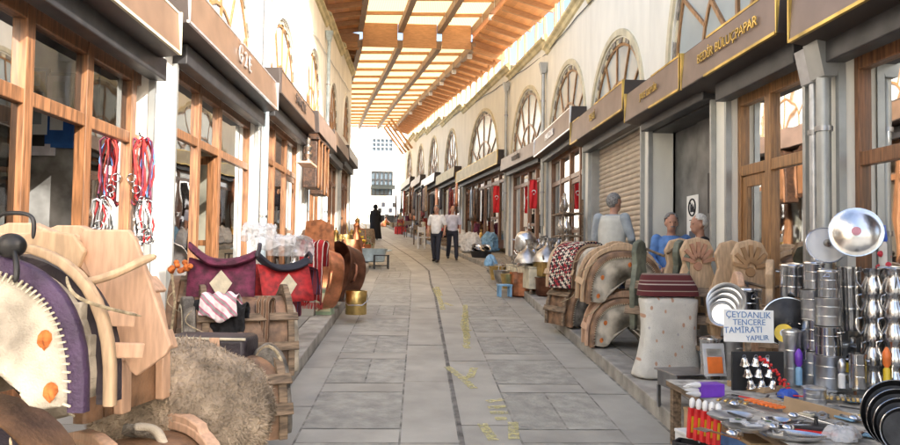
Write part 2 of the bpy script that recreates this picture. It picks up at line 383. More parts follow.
def bay(side, y0, y1, base, top, arch, label, front, wm, name='shop_building', lint=2.72, pil=.42, posts=None, trans=2.2, arch_w=None, recess=.12, depth=3.2, nocor=False, groupg=None):
    """one shop: local x runs along the wall, local y points to the street, z up from the pavement"""
    if side == 'R': p0 = V((XR(y0), y0, 0)); p1 = V((XR(y1), y1, 0))
    else: p0 = V((XL, y1, 0)); p1 = V((XL, y0, 0))
    d = p1 - p0; L = d.length; rz = math.atan2(d.y, d.x)
    root = thing(name, label, 'building', (p0.x, p0.y, base), rz)
    def fx(u): return u if side == 'R' else L - u           # u always grows away from the camera
    H = top - base
    # wall with its arch hole
    b = MB(); TH = .3
    Z0 = lint
    if arch:
        uc, ws, r, h = arch; uc = fx(uc); ws -= base
        A = archpts(uc, ws, r, h)
        for (a, c) in zip(A, A[1:]):
            b.add([(a[0], 0, a[1]), (c[0], 0, c[1]), (c[0], 0, H), (a[0], 0, H)], [(0, 1, 2, 3)])
            b.add([(a[0], 0, a[1]), (c[0], 0, c[1]), (c[0], -TH, c[1]), (a[0], -TH, a[1])], [(0, 1, 2, 3)])
        b.add([(uc - r, 0, ws), (uc + r, 0, ws), (uc + r, -TH, ws), (uc - r, -TH, ws)], [(0, 1, 2, 3)])
        for (a, c) in ((0, uc - r), (uc + r, L)):
            if c - a > .001: b.add([(a, 0, ws), (c, 0, ws), (c, 0, H), (a, 0, H)], [(0, 1, 2, 3)])
        b.add([(0, 0, Z0), (L, 0, Z0), (L, 0, ws), (0, 0, ws)], [(0, 1, 2, 3)])
    else:
        b.add([(0, 0, Z0), (L, 0, Z0), (L, 0, H), (0, 0, H)], [(0, 1, 2, 3)])
    # pillars either side of the shopfront, down below the pavement
    pa = pil if front is not None else .0
    for (a, c) in ((0, pa / 2 + .04), (L - pa / 2 - .04, L)) if front is not None else ():
        b.add([(a, 0, -.6), (c, 0, -.6), (c, 0, Z0), (a, 0, Z0)], [(0, 1, 2, 3)])
        e = c if a == 0 else a
        b.add([(e, 0, -.6), (e, -TH, -.6), (e, -TH, Z0), (e, 0, Z0)], [(0, 1, 2, 3)])
    u0 = pa / 2 + .04; u1 = L - u0
    b.add([(u0, 0, Z0), (u1, 0, Z0), (u1, -TH, Z0), (u0, -TH, Z0)], [(0, 1, 2, 3)])
    b.box(0, L, -TH - .1, -TH, lint + .02, (arch[1] - base - .02) if arch else H)     # inner lintel
    b.box(0, L, -.6, -.001, H - .02, H - .001)
    b.build('wall', wm, root, smooth=0)
    # room behind
    q = MB(); D = depth
    zb = -.2 if front is not None else lint + .25
    q.box(0, L, -D - .2, -D, zb, H - .03); q.box(0.005, .05, -D, -TH - .11, zb, H - .03); q.box(L - .05, L - .005, -D, -TH - .11, zb, H - .03)
    if front is not None: q.box(.05, L - .05, -D, -TH - .11, -.2, 0)
    q.box(.05, L - .05, -D, -TH - .11, lint + .26, lint + .34); q.box(.05, L - .05, -D, -.62, H - .3, H - .031)
    q.build('room', M['interior'], root, smooth=0)
    if arch:
        mo = MB(); arch_band(mo, uc, ws, r + .13, h + .14, r + .03, h + .03, -.005, .035); mo.build('arch_moulding', wm if side == 'L' else M['mould'], root, smooth=50)
        vo = MB()
        A = archpts(uc, ws, r, h, 24); B = archpts(uc, ws, r - .07, h - .08, 24)
        for i in range(24):
            if i % 2: continue
            a, c, e, f = A[i], A[i + 1], B[i + 1], B[i]
            vo.add([(a[0], -.03, a[1]), (c[0], -.03, c[1]), (e[0], -.03, e[1]), (f[0], -.03, f[1]), (a[0], -.014, a[1]), (c[0], -.014, c[1]), (e[0], -.014, e[1]), (f[0], -.014, f[1])], [(4, 5, 6, 7), (0, 1, 5, 4), (1, 2, 6, 5), (2, 3, 7, 6), (3, 0, 4, 7)])
        vb = MB(); arch_band(vb, uc, ws, r + .002, h + .002, r - .07, h - .08, -.06, -.034, 24); vb.build('arch_stone_band', M['mould'], root, smooth=50)
        vo.build('arch_bricks', M['vous'], root, smooth=0)
        fr = MB(); rr = r - .07; hh = h - .08; w = .05
        arch_band(fr, uc, ws, rr + .002, hh + .002, rr - w, hh - w, -.075, -.038)
        for k in (.55,): arch_band(fr, uc, ws, rr * k, hh * k, rr * k - .05, hh * k - .05, -.072, -.04, 14)
        for a_ in (30, 60, 90, 120, 150):
            a = R(a_); s0 = .5 if a_ in (60, 120) or 1 else 0
            pA = (uc + rr * .55 * cos(a), -.055, ws + hh * .53 * sin(a)); pB = (uc + (rr - .03) * cos(a), -.055, ws + (hh - .03) * sin(a) ** .92)
            fr.beam(pA, pB, .045, .04, up=(0, 1, 0))
        for a_ in (45, 90, 135):
            a = R(a_); fr.beam((uc, -.055, ws + .02), (uc + rr * .53 * cos(a), -.055, ws + hh * .53 * sin(a)), .05, .05, up=(0, 1, 0))
        fr.box(uc - rr, uc + rr, -.076, -.036, ws, ws + .07)
        wf = fr.build('arch_window', M['wood_l'], root, smooth=0)
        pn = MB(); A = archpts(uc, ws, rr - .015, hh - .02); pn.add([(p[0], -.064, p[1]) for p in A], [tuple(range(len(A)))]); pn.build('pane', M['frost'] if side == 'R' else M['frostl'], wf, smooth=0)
    if not nocor:
        c = MB(); c.prism([(0, H), (0, H - .2), (.05, H - .18), (.08, H - .1), (.15, H - .07), (.15, H), (.05, H + .06), (0, H + .06)], 0, L, axis='x')
        c.build('cornice', M['cornice'], root, smooth=0)
    # shopfront
    if front is None: return root, fx, L, H
    rv = -recess
    if front == 'shutter':
        s = MB(); z = 0.0; pts = []
        while z < lint - .02:
            for k in range(6):
                pts.append((rv - .03 + .022 * abs(sin(pi * k / 6)) ** .7, z + .085 * k / 6))
            z += .085
        s.loft([[(u0, a, z_) for a, z_ in pts], [(u1, a, z_) for a, z_ in pts]], closed=False, caps=False)
        s.build('roller_shutter', M['shutter'], root, smooth=60)
        [MB().box(a_, a_ + .09, rv - .03, .01, 0, lint).build('shutter_rail', M['galv'], root, smooth=0) for a_ in (u0, u1 - .09)]
    elif front == 'steel':
        s = MB(); s.box(u0, u1, rv - .08, rv - .03, 0, lint)
        s.box(u0 + .04, (u0 + u1) / 2 + .2, rv - .03, rv, 0.02, lint - .06); s.build('steel_panel', M['grey'], root, smooth=0, bevel=.004)
        s = MB(); m_ = u0 + (u1 - u0) * .30; s.box(u0 + .03, m_, rv - .03, rv + .005, .02, 2.25); d_ = s.build('door', M['grey'], root, smooth=0, bevel=.006)
        s = MB(); s.lathe([(.14, 0), (.16, .02), (.1, .06)], 20, T(m_ - .2, rv, 1.45, rx=-pi / 2)); s.build('round_vent', M['steeld'], d_)
        s = MB(); s.box(u0, u1, rv - .02, .0, lint - .08, lint); s.build('lintel_rail', M['dark'], root, smooth=0)
        s = MB(); s.box(m_ + .04, m_ + .16, rv - .028, rv + .06, 1.55, 2.05); s.build('meter_box', M['black'], root, smooth=0, bevel=.01)
    else:
        P = posts or [0, .36, .68, 1]
        W = u1 - u0; us = [u0 + W * (p if side == 'R' else 1 - p) for p in P]; us.sort()
        f = MB(); pw = .055
        for i, u in enumerate(us):
            a = max(u0, u - pw); c = min(u1, u + pw); f.box(a, c, rv - .05, rv + .05, 0, lint)
        f.box(u0, u1, rv - .04, rv + .04, trans, trans + .11); f.box(u0, u1, rv - .045, rv + .045, lint - .12, lint - .002)
        di = front.get('door', None) if isinstance(front, dict) else None
        if di is not None and side == 'L': di = len(us) - 2 - di
        for i, (a, c) in enumerate(zip(us, us[1:])):
            if i != di: f.box(a, c, rv - .04, rv + .04, .0, front.get('sill', .28) if isinstance(front, dict) else .28)
        f.build('shop_frame', front.get('wood', M['wood']) if isinstance(front, dict) else M['wood'], root, smooth=0, bevel=.008)
        gl = M['glass']
        for i, (a, c) in enumerate(zip(us, us[1:])):
            if i == di:
                ang = front.get('open', 0)
                dr_ = MB(); w_ = c - a - 2 * pw - .01
                dr_.box(0, .1, -.025, .025, .02, trans - .01); dr_.box(w_ - .1, w_, -.025, .025, .02, trans - .01); dr_.box(.1, w_ - .1, -.025, .025, trans - .12, trans - .01); dr_.box(.1, w_ - .1, -.025, .025, .02, .3); dr_.box(.1, w_ - .1, -.02, .02, 1.0, 1.08)
                do = dr_.build('door', front.get('wood', M['wood']) if isinstance(front, dict) else M['wood'], root, smooth=0, bevel=.006)
                do.location = (a + pw + .005 if not front.get('flip') else c - pw, rv - .0, 0); do.rotation_euler = (0, 0, ang if not front.get('flip') else pi + ang)
                k = MB(); k.add([(.1, 0, .3), (w_ - .1, 0, .3), (w_ - .1, 0, trans - .12), (.1, 0, trans - .12)], [(0, 1, 2, 3)]); k.build('pane', gl, do, smooth=0)
                k = MB(); k.box(w_ - .08, w_ - .04, .025, .06, .95, 1.1); k.tube([(w_ - .06, .06, 1.05), (w_ - .16, .065, 1.05)], .01); k.build('handle', M['steel'], do)
            else:
                k = MB(); k.add([(a, rv, .2), (c, rv, .2), (c, rv, trans), (a, rv, trans)], [(0, 1, 2, 3)]); k.build('pane', gl, root, smooth=0)
            k = MB(); k.add([(a, rv - .004, trans + .05), (c, rv - .004, trans + .05), (c, rv - .004, lint - .06), (a, rv - .004, lint - .06)], [(0, 1, 2, 3)]); k.build('pane', gl, root, smooth=0)
    hb = MB(); hb.box(u0 - .03, u1 + .03, .003, .16, lint - .06, lint + .16); hb.build('shutter_housing', M['dark'], root, smooth=0, bevel=.01)
    [MB().box(a_, a_ + .045, .002, .06, 0, lint - .06).build('shutter_rail', M['galv'], root, smooth=0) for a_ in (u0 - .03, u1 - .015)]
    return root, fx, L, H

def fascia(side, y0, y1, zb, hgt, label, mat_, out=.36, txt=None, trim=True, tm=None, ts=.2, dark=False, tpos=.5, xs=1.0):
    """sign box on the wall from y0 to y1, lower front edge at world height zb"""
    if side == 'R': p0 = V((XR(y0), y0, 0)); p1 = V((XR(y1), y1, 0))
    else: p0 = V((XL, y1, 0)); p1 = V((XL, y0, 0))
    d = p1 - p0; L = d.length; rz = math.atan2(d.y, d.x)
    o = thing('shop_sign', label, 'sign', (p0.x, p0.y, zb), rz)
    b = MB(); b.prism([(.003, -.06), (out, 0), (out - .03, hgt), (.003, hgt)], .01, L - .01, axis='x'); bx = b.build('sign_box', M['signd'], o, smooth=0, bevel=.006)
    a = math.atan2(.03, hgt)
    c = MB(); c.add([(.03, out + .004, .012), (L - .03, out + .004, .012), (L - .03, out - .026, hgt - .012), (.03, out - .026, hgt - .012)], [(0, 1, 2, 3)]); c.build('sign_face', mat_, o, smooth=0)
    if trim:
        t = MB(); rr = random.Random(int(y0 * 10))
        for (ua, ub) in trim if isinstance(trim, list) else [(0.02, L - .02)]:
            if ub <= 1.0001: ua *= L; ub *= L
            t.box(ua, ub, out - .02, out + .010, -.004, .022); t.box(ua, ub, out - .045, out - .02, hgt - .018, hgt + .004)
        for u in (.012, L - .03): t.box(u, u + .018, out - .04, out + .01, .0, hgt)
        t.build('edge_trim', tm or M['gold'], o, smooth=0)
    if txt:
        rot = (pi / 2 + a, 0, pi)       # faces local +y
        text_obj(txt, ts, tm or M['gold'], o, (L * tpos, out + .014, hgt * .5), (pi / 2 - 0, 0, pi), depth=.006, xs=xs)
    return o

E = 1.75
# right-hand row: base = pavement height, arch = (u centre, spring height, radius, rise)
def rbay(y0, y1, zsign, top, apex, label, front, **k):
    ym = (y0 + y1) / 2; base = gz(ym) + WALK - .02
    L = math.hypot(y1 - y0, XR(y1) - XR(y0))
    ar = None
    if apex:
        yc, za, r = apex; u = (yc - y0) / (y1 - y0) * L
        h = min(za - (zsign + .12), r * 1.5); ar = (u, za + E - h, r, h)
    return bay('R', y0, y1, base, E + top, ar, label, front, M['plaster'], lint=E + zsign + .0 - base - .06, **k)
SR = {}
rbay(-3, 1.4, 1.35, 4.4, (-.9, 3.2, 1.7), 'cream shop behind the camera', {}, posts=[0, .3, .6, 1])
rbay(1.4, 5.52, 1.62, 4.65, (3.4, 3.5, 1.6), 'cream shop with wood framed window full of lanterns and a flowered can', {'door': None}, posts=[0, .35, .7, 1], trans=2.1)
B1 = rbay(5.52, 7.5, 1.74, 2.12, None, 'narrow cream shop with pine door and window behind the carved saddles', {'door': 2, 'wood': M['wood_l'], 'open': 0}, posts=[0, .02, .58, 1], pil=.4, trans=2.02, nocor=True)
B2 = rbay(7.5, 9.9, 1.84, 2.12, None, 'narrow shop closed with grey steel panels and a paper notice', 'steel', pil=.22, recess=.3, nocor=True)
rbay(9.9, 13.45, 2.02, 5.05, (11.7, 3.6, 1.5), 'cream shop with a beige roller shutter pulled down', 'shutter', pil=.34)
rbay(13.45, 17.9, 2.38, 5.3, (15.6, 4.15, 1.85), 'cream arched shop beside the closed shutter, wooden window with bright panes', {'door': 1}, posts=[0, .2, .45, .72, 1], pil=.5)
rbay(17.9, 22, 2.45, 5.6, (19.9, 4.6, 1.72), 'cream arched shop with a red flag hung at its glass front', {'door': 1}, posts=[0, .28, .5, .75, 1], pil=.5)
rbay(22, 29.4, 2.75, 5.95, (25.8, 5.1, 2.4), 'wide cream arched shop under the straw coloured fascia, flag at its door', {'door': 1}, posts=[0, .18, .34, .5, .66, .82, 1], pil=.6)
rbay(29.4, 34.4, 3.08, 6.25, (32, 5.45, 1.5), 'small arched shop just past the straw coloured fascia', {'door': 1}, pil=.5)
rbay(34.4, 39.3, 3.35, 6.65, (36.9, 5.9, 1.5), 'small arched shop second past the straw coloured fascia', {'door': 1}, pil=.5)
rbay(39.3, 44.3, 3.75, 7.0, (41.8, 6.2, 1.6), 'small arched shop last but one before the bright square', {'door': 1}, pil=.5)
rbay(44.3, 50.5, 4.15, 7.5, (47.5, 6.6, 1.6), 'last arched shop of the cream row beside the bright square', {'door': 1}, pil=.5)

rbay(5.521, 9.899, 2.02, 4.83, (7.2, 4.35, 1.85), 'wide cream arch with pale glazing above the pine door and the steel panels', None, name='arched_wall')
# left-hand row, every sign a little higher up the hill
def lbay(y0, y1, zsign, apex, label, front, **k):
    ym = (y0 + y1) / 2; base = gz(ym) + WALK - .02
    yc, za, r = apex; h = min(za - (zsign + .2), r * 1.45)
    return bay('L', y0, y1, base, E + 5.3 + SL * ym, (yc - y0, za + E - h, r, h), label, front, M['plaster_l'], lint=E + zsign - base - .06, **k)
lbay(-3, 2.6, 1.6, (0, 3.9, 1.6), 'pale shop behind the camera on the sunny side', {})
L1 = lbay(2.6, 7.35, 1.78, (5.0, 4.0, 1.65), 'pale shop with open wooden door, pictures inside and wide panes', {'door': 2, 'open': 1.75, 'sill': .3, 'flip': True}, posts=[.0, .27, .53, .745, .96], pil=.4, trans=2.3)
L2 = lbay(7.35, 12.05, 2.12, (9.7, 4.3, 1.75), 'pale shop with dark open doorway between wooden posts, ochre fascia above', {'door': 1, 'open': -1.75}, posts=[0, .32, .56, 1], pil=.75, trans=2.25)
L3 = lbay(12.05, 16.5, 2.45, (14.0, 4.5, 1.45), 'pale shop with wooden window behind the burgundy riding saddle', {'door': 2}, posts=[0, .33, .66, 1], pil=.75, trans=2.25)
L4 = lbay(16.5, 20, 2.6, (17.9, 5.05, 1.35), 'pale shop with dark carved cabinets hung outside its front', {'door': 1}, pil=.7)
L5 = lbay(20, 23.9, 2.75, (22, 5.15, 1.2), 'pale shop under the small dark fascia', {'door': 1}, pil=.5)
L6 = lbay(23.9, 27.8, 3.0, (25.9, 5.6, 1.1), 'last pale shop of the sunny row beside the open square', {'door': 1}, pil=.5)
# signs, right
fascia('R', -3, 1.3, E + 1.42, .42, 'brown sign box with gold border nearest the camera', M['signf'], txt='HEDİYELİK', out=.36)
fascia('R', 1.4, 5.45, E + 1.70, .44, 'brown sign box with thick gold border above the lantern window', M['signf'], txt='BAKIRCI USTASI', out=.36, ts=.22, tpos=.6)
fascia('R', 5.6, 7.74, E + 1.84, .42, 'long brown sign box with gold raised name above the pine door', M['signf'], txt='BEDİR BÜLUÇPAPAR', out=.36, ts=.135, trim=[(.02, .7)], tpos=.46, xs=1.05)
fascia('R', 7.77, 9.9, E + 1.86, .42, 'short brown sign box with small gold name above the steel panels', M['signf'], txt='JALE DEMİR', out=.36, ts=.12, trim=[(.02, .5)], tpos=.5, xs=1.05)
fascia('R', 9.98, 13.5, E + 2.08, .44, 'brown sign box with four gold letters above the roller shutter', M['signf'], txt='YENİ', out=.36, ts=.17, trim=[(.02, .5), (2.9, 3.45)])
fascia('R', 13.6, 17.9, E + 2.42, .46, 'brown sign box with shiny pale face past the roller shutter', M['signf'], txt='HALICILIK', out=.34, ts=.22, tm=M['silver'])
fascia('R', 18.0, 21.9, E + 2.48, .40, 'dull brown sign box above the nearer red flag', M['signf'], out=.32, trim=False, txt='TURİSTİK', ts=.2, tm=M['signd'])
fascia('R', 22.2, 29.2, E + 2.78, .46, 'straw coloured sign box above the farther red flag', M['signl'], out=.34, trim=True, tm=M['gold'])
for i, (a, c, z, lb) in enumerate(((29.6, 34.2, 3.12, 'olive'), (34.6, 39.1, 3.4, 'weathered grey'), (39.5, 44.1, 3.8, 'brown'), (44.5, 50.3, 4.2, 'dusty brown'))):
    fascia('R', a, c, E + z, .45, lb + ' sign box over the small arched shop, number %d past the straw coloured one' % (i + 1) if 0 else lb + ' sign box far along the cream row, ' + ('next after the straw coloured one', 'second past the straw coloured one', 'third past the straw coloured one', 'last before the square')[i],
           (M['signl'], M['plate'], M['signf'], M['signf'])[i], out=.34, trim=False)
# signs, left
fascia('L', 1.6, 6.95, E + 1.88, .42, 'ochre sign box with dark underside over the open wooden door', M['signo'], out=.36, trim=True, tm=M['mould'])
fascia('L', 7.15, 11.7, E + 2.28, .46, 'ochre sign box with worn silver marks over the dark doorway', M['signo'], out=.36, txt='Ğ 2 E', tm=M['silver'], ts=.3, trim=[(.02, 1.0)])
fascia('L', 11.9, 15.9, E + 2.62, .44, 'straw brown sign box over the third sunny shop', M['signo'], out=.36, txt='SARACİYE', ts=.26, tm=M['signd'])
fascia('L', 16.1, 19.6, E + 2.66, .5, 'dark brown sign box above the carved cabinets', M['signf'], out=.42, trim=False)
fascia('L', 19.8, 23.7, E + 2.95, .42, 'ochre sign box past the dark brown one on the sunny side', M['signo'], out=.36, trim=False)
fascia('L', 24.0, 27.7, E + 3.15, .4, 'small grey sign box last on the sunny side', M['plate'], out=.34, trim=False)
# downpipes with funnel heads
def downpipe(x, y, z0, z1, label, m=None, r=.05):
    o = thing('downpipe', label, 'pipe', (x, y, z0)); h = z1 - z0
    b = MB(); b.tube([(0, 0, 0), (0, 0, h)], r, 10); b.build('pipe', m or M['galv'], o)
    b = MB(); b.prism([(-.05, 0), (-.11, .28), (.11, .28), (.05, 0)], -.1, .1, T(0, 0, h - .28)); b.build('funnel_head', m or M['galv'], o, smooth=0)
    b = MB()
    for k in range(3): b.lathe([(r + .012, 0), (r + .012, .04)], 12, T(0, 0, h * (.2 + .28 * k)))
    b.build('bracket', M['steeld'], o)
downpipe(XR(22.05) - .1, 22.05, gz(22) + 1.2, E + 5.35, 'grey downpipe with funnel head between the two flagged shops')
downpipe(XR(17.9) - .1, 17.95, gz(18) + 1.2, E + 4.9, 'grey downpipe with funnel head beside the shop of the nearer flag')
downpipe(XR(5.5) - .12, 5.36, gz(5.5) + WALK, E + 1.68, 'pale galvanised downpipe by the lantern window', r=.055)
downpipe(XR(5.5) - .05, 5.62, gz(5.5) + WALK, E + 1.7, 'slim dull pipe beside the pale galvanised downpipe', m=M['plate'], r=.035)
downpipe(XL + .1, 12.0, gz(12) + WALK, E + 5.8, 'pale blue downpipe by the ochre sign box', m=mat('pale_blue_paint', (.42, .52, .58), .5))
downpipe(XL + .1, 19.95, gz(20) + WALK, E + 6.2, 'pale blue downpipe beside the dark brown sign box', m=MATS['pale_blue_paint'])

# ------------------------------------------------------------------ timber roof
roof = thing('timber_roof', 'timber roof of translucent yellow panels on brown beams over the street', 'roof', (0, 15.5, 0))
def RZ(y, near): return E + (6.05 if near else 5.5) + SL * y
lines = [-1.33, .06, 1.42, 2.62]
def roofpart(b, name, m, **k):
    o = b.build(name, m, roof, **k); o.matrix_parent_inverse = Mx.Translation((0, -15.5, 0)); return o
for near, ya, yb in ((True, 15.5, 24.2), (False, 24.2, 51.5)):
    n = 5 if near else 16
    ysr = [ya + (yb - ya) * i / n for i in range(n + 1)]
    for x in lines:
        b = MB()
        for (a, c) in zip(ysr, ysr[1:]):
            b.beam((x + bend(a), a, RZ(a, near)), (x + bend(c), c + .02, RZ(c, near)), .17, .26)
        roofpart(b, 'beam', M['beam'], smooth=0)
        b = MB()
        for a in ysr[1:-1]:
            b.box(x + bend(a) - .095, x + bend(a) - .0855, a - .05, a + .05, RZ(a, near) - .14, RZ(a, near) + .2); b.box(x + bend(a) + .0855, x + bend(a) + .095, a - .05, a + .05, RZ(a, near) - .14, RZ(a, near) + .2)
        roofpart(b, 'joist_plate', M['plate'], smooth=0)
    for a in ysr:
        for (x0, x1) in zip(lines, lines[1:]):
            b = MB(); b.beam((x0 + bend(a) + .09, a, RZ(a, near) + .06), (x1 + bend(a) - .09, a, RZ(a, near) + .09), .05, .11); roofpart(b, 'joist', M['joist'], smooth=0)
    for (a, c) in zip(ysr, ysr[1:]):
        for (x0, x1) in zip(lines, lines[1:]):
            b = MB(); z = .17
            b.add([(x0 + bend(a), a, RZ(a, near) + z), (x1 + bend(a), a, RZ(a, near) + z), (x1 + bend(c), c, RZ(c, near) + z), (x0 + bend(c), c, RZ(c, near) + z)], [(0, 1, 2, 3)])
            roofpart(b, 'roof_panel', M['panel'], smooth=0)
for xa, xb, za, zb in ((2.60, 3.75, 5.45, 5.2), (-3.1, -1.36, 5.4, 5.4)):
    b = MB(); b.prism([(xa + bend(24.2), E + za - .06 + SL * 24.2), (xb + bend(24.2), E + zb - .1 + SL * 24.2), (xb + bend(24.2), E + zb + .45 + SL * 24.2), (xa + bend(24.2), E + 6.2 + SL * 24.2)], 24.26, 24.3); roofpart(b, 'step_board', M['joist'], smooth=0)
# brown fronts at the step between the two levels
for (x0, x1) in zip(lines, lines[1:]):
    b = MB(); b.box(x0 + bend(24.2) + .09, x1 + bend(24.2) - .09, 24.1, 24.16, RZ(24.2, False) - .12, RZ(24.2, True) + .165); roofpart(b, 'step_board', M['joist'], smooth=0)
# planked eaves both sides with purlins, and the posts on the right cornice
def eave(xa, za, xb, zb, ya, yb, n, near):
    bp = MB(); ysr = [ya + (yb - ya) * i / n for i in range(n + 1)]
    for (a, c) in zip(ysr, ysr[1:]):
        k = 8
        for j in range(k):
            t0, t1 = j / k, (j + .992) / k
            def P(t, yy): return (xa + (xb - xa) * t + bend(yy), yy, E + za + (zb - za) * t + SL * yy + .07)
            q = [P(t0, a), P(t1, a), P(t1, c), P(t0, c)]
            bp.add(q + [(p[0], p[1], p[2] + .03) for p in q], [(0, 1, 2, 3), (4, 5, 6, 7), (0, 1, 5, 4), (1, 2, 6, 5), (2, 3, 7, 6), (3, 0, 4, 7)])
    roofpart(bp, 'soffit', M['soffit'], smooth=0)
    for a in ysr:
        b = MB(); b.beam((xa + bend(a), a, E + za + SL * a), (xb + bend(a), a, E + zb + SL * a), .08, .15); roofpart(b, 'rafter', M['joist'], smooth=0)
eave(2.60, 5.70, 3.75, 5.35, 15.5, 24.35, 8, True)
eave(2.62, 5.40, 3.75, 5.08, 24.2, 51.5, 25, False)
eave(-1.36, 6.0, -3.1, 5.75, 15.5, 24.2, 8, True)
eave(-1.36, 5.45, -3.3, 5.5, 24.25, 29.5, 4, False)
for i in range(36):
    a = 15.7 + i * 1.0; X = 3.5 + bend(a); z0 = E + 4.15 + SL * a
    b = MB(); b.beam((X, a, z0 - .1), (X + (.0 if i % 2 else .02), a + (.25 if i % 2 else 0), z0 + 1.05), .08, .08, up=(0, 1, 0)); roofpart(b, 'eave_post', M['joist'], smooth=0)
pl = MB()
for a, c in zip([15.5, 18.3, 22, 26, 30, 34, 38, 42, 46], [18.3, 22, 26, 30, 34, 38, 42, 46, 51]): pl.beam((3.3 + bend(a), a, E + 4.13 + SL * a), (3.3 + bend(c), c, E + 4.13 + SL * c), .35, .08)
for k in range(4):
    b = MB(); yk = 45 + k * 1.8; b.beam((3.2 + bend(yk), yk, E + 3.5 + SL * yk), (1.8 + bend(yk), yk + .1, E + 5.4 + SL * yk), .14, .14, up=(0, 1, 0)); roofpart(b, 'brace', M['joist'], smooth=0)
for k, yk in enumerate((17.2, 19.0, 21.5, 24.8, 27.8, 30.6, 33.6, 37, 41)):
    o = thing('roof_lamp', 'small white box lamp under the roof beam', 'lamp', (2.62 + bend(yk), yk, RZ(yk, yk < 24.2) - .13), group='white lamps along the roof beam')
    b = MB(); b.box(-.09, .09, -.09, .09, -.16, -.02); b.build('lamp_body', M['white'], o, smooth=0, bevel=.02); b = MB(); b.box(-.03, .03, -.03, .03, -.03, .03); b.build('bracket', M['plate'], o, smooth=0)

# ------------------------------------------------------------------ the square beyond: sunlit house
def farhouse():
    o = thing('far_house', 'sunlit white house with barred windows closing the end of the street', 'building', (-6, 74, gz(60)))
    b = MB(); X0, X1, H = -16, 14, 17
    W = [(-1.6 + .1, 1.25, 8.2, 9.7), (-1.65, 1.2, 3.5, 6.0)]
    W = []
    for (pa, pb_, qa, qb) in ((372, 393, 151, 139), (371, 393, 195, 172)):
        A = at(pa, qa, 74); C = at(pb_, qb, 74); W.append((A.x + 6, C.x + 6, A.z - gz(60), C.z - gz(60)))
    xs = sorted({X0, X1, *[w[0] for w in W], *[w[1] for w in W]}); zs = sorted({0, H, *[w[2] for w in W], *[w[3] for w in W]})
    for a, c in zip(xs, xs[1:]):
        for e, f in zip(zs, zs[1:]):
            if any(w[0] <= (a + c) / 2 <= w[1] and w[2] <= (e + f) / 2 <= w[3] for w in W): continue
            b.add([(a, 0, e), (c, 0, e), (c, 0, f), (a, 0, f)], [(0, 1, 2, 3)])
    b.box(X0, X1, .4, 8, 0, H - .5); b.build('wall', M['farwall'], o, smooth=0)
    for i, w in enumerate(W):
        f = MB(); n = 5
        for k in range(n + 1): u = w[0] + (w[1] - w[0]) * k / n; f.box(u - .06, u + .06, .02, .1, w[2], w[3])
        for k in range(4): z = w[2] + (w[3] - w[2]) * k / 3; f.box(w[0], w[1], .0, .08, z - .05, z + .05)
        fo = f.build('window', M['plate'] if i == 0 else M['dark'], o, smooth=0)
        p = MB(); p.box(w[0], w[1], .2, .25, w[2], w[3]); p.build('pane', M['farpane'], fo, smooth=0)
    c = MB(); c.box(X0 - .3, X1 + .3, -.4, 0, H - .4, H); c.build('cornice', M['farwall'], o, smooth=0)
farhouse()
o = thing('awning', 'dark little awning below the barred window of the white house', 'awning', tuple(at(382, 190, 73.9)))
b = MB(); b.prism([(-1.2, 0), (0, .5), (0, .55), (-1.2, .06)], -1.1, 1.4, axis='x'); b.build('canopy', mat('dark_green_canvas', (.008, .012, .01), .8), o, smooth=0)
b = MB(); b.tube([(-1.05, -1.15, 0), (-1.05, 0, -.5)], .03); b.tube([(1.3, -1.15, 0), (1.3, 0, -.5)], .03); b.build('bracket', M['dark'], o)
hs = thing('side_house', 'white sunlit house at the mouth of the square past the pale shops', 'building', (-7, 44, gz(44) - .5))
b = MB(); b.box(-8, 0, 0, 26, 0, 13); b.build('wall', M['farwall'], hs, smooth=0)
b = MB(); b.box(-8.3, .4, -.3, 26.3, 13, 13.3); b.build('roof', M['mould'], hs, smooth=0)
for k in range(4):
    b = MB(); b.box(.005, .06, 2 + k * 6, 3.4 + k * 6, 2, 4.4); f = b.build('window', M['mould'], hs, smooth=0); b = MB(); b.box(.065, .08, 2.1 + k * 6, 3.3 + k * 6, 2.1, 4.3); b.build('pane', M['farpane'], f, smooth=0)

def cable(label, f, y0, y1, h, m='black', r=.012, sag=.05, step=2.2):
    pts = []; y = y0
    while y < y1:
        for k in range(6): t = k / 6; yy = y + step * t; pts.append((f(yy), yy, E + h + SL * yy - sag * sin(pi * t)))
        y += step
    bb = MB(); bb.tube(pts, r, 6); tag(bb.build('wall_cable', M[m]), label, 'cable')
cable('thin black cable sagging along the shady wall between arches and cornice', lambda y: XR(y) - .03, 5.6, 44, 3.98, sag=.03)
cable('thin grey cable running along the sunny wall above the arches', lambda y: XL + .03, 3, 27, 4.25, 'plate', sag=.05)
# ------------------------------------------------------------------ placing things
def spot(px, Y, z=None):
    p = at(px, 300, Y); return V((p.x, Y, (gz(Y) + WALK) if z is None else z))
def onz(px, py, z):
    d = ray(px, py); t = (z - EYE.z) / d.z; return EYE + d * t

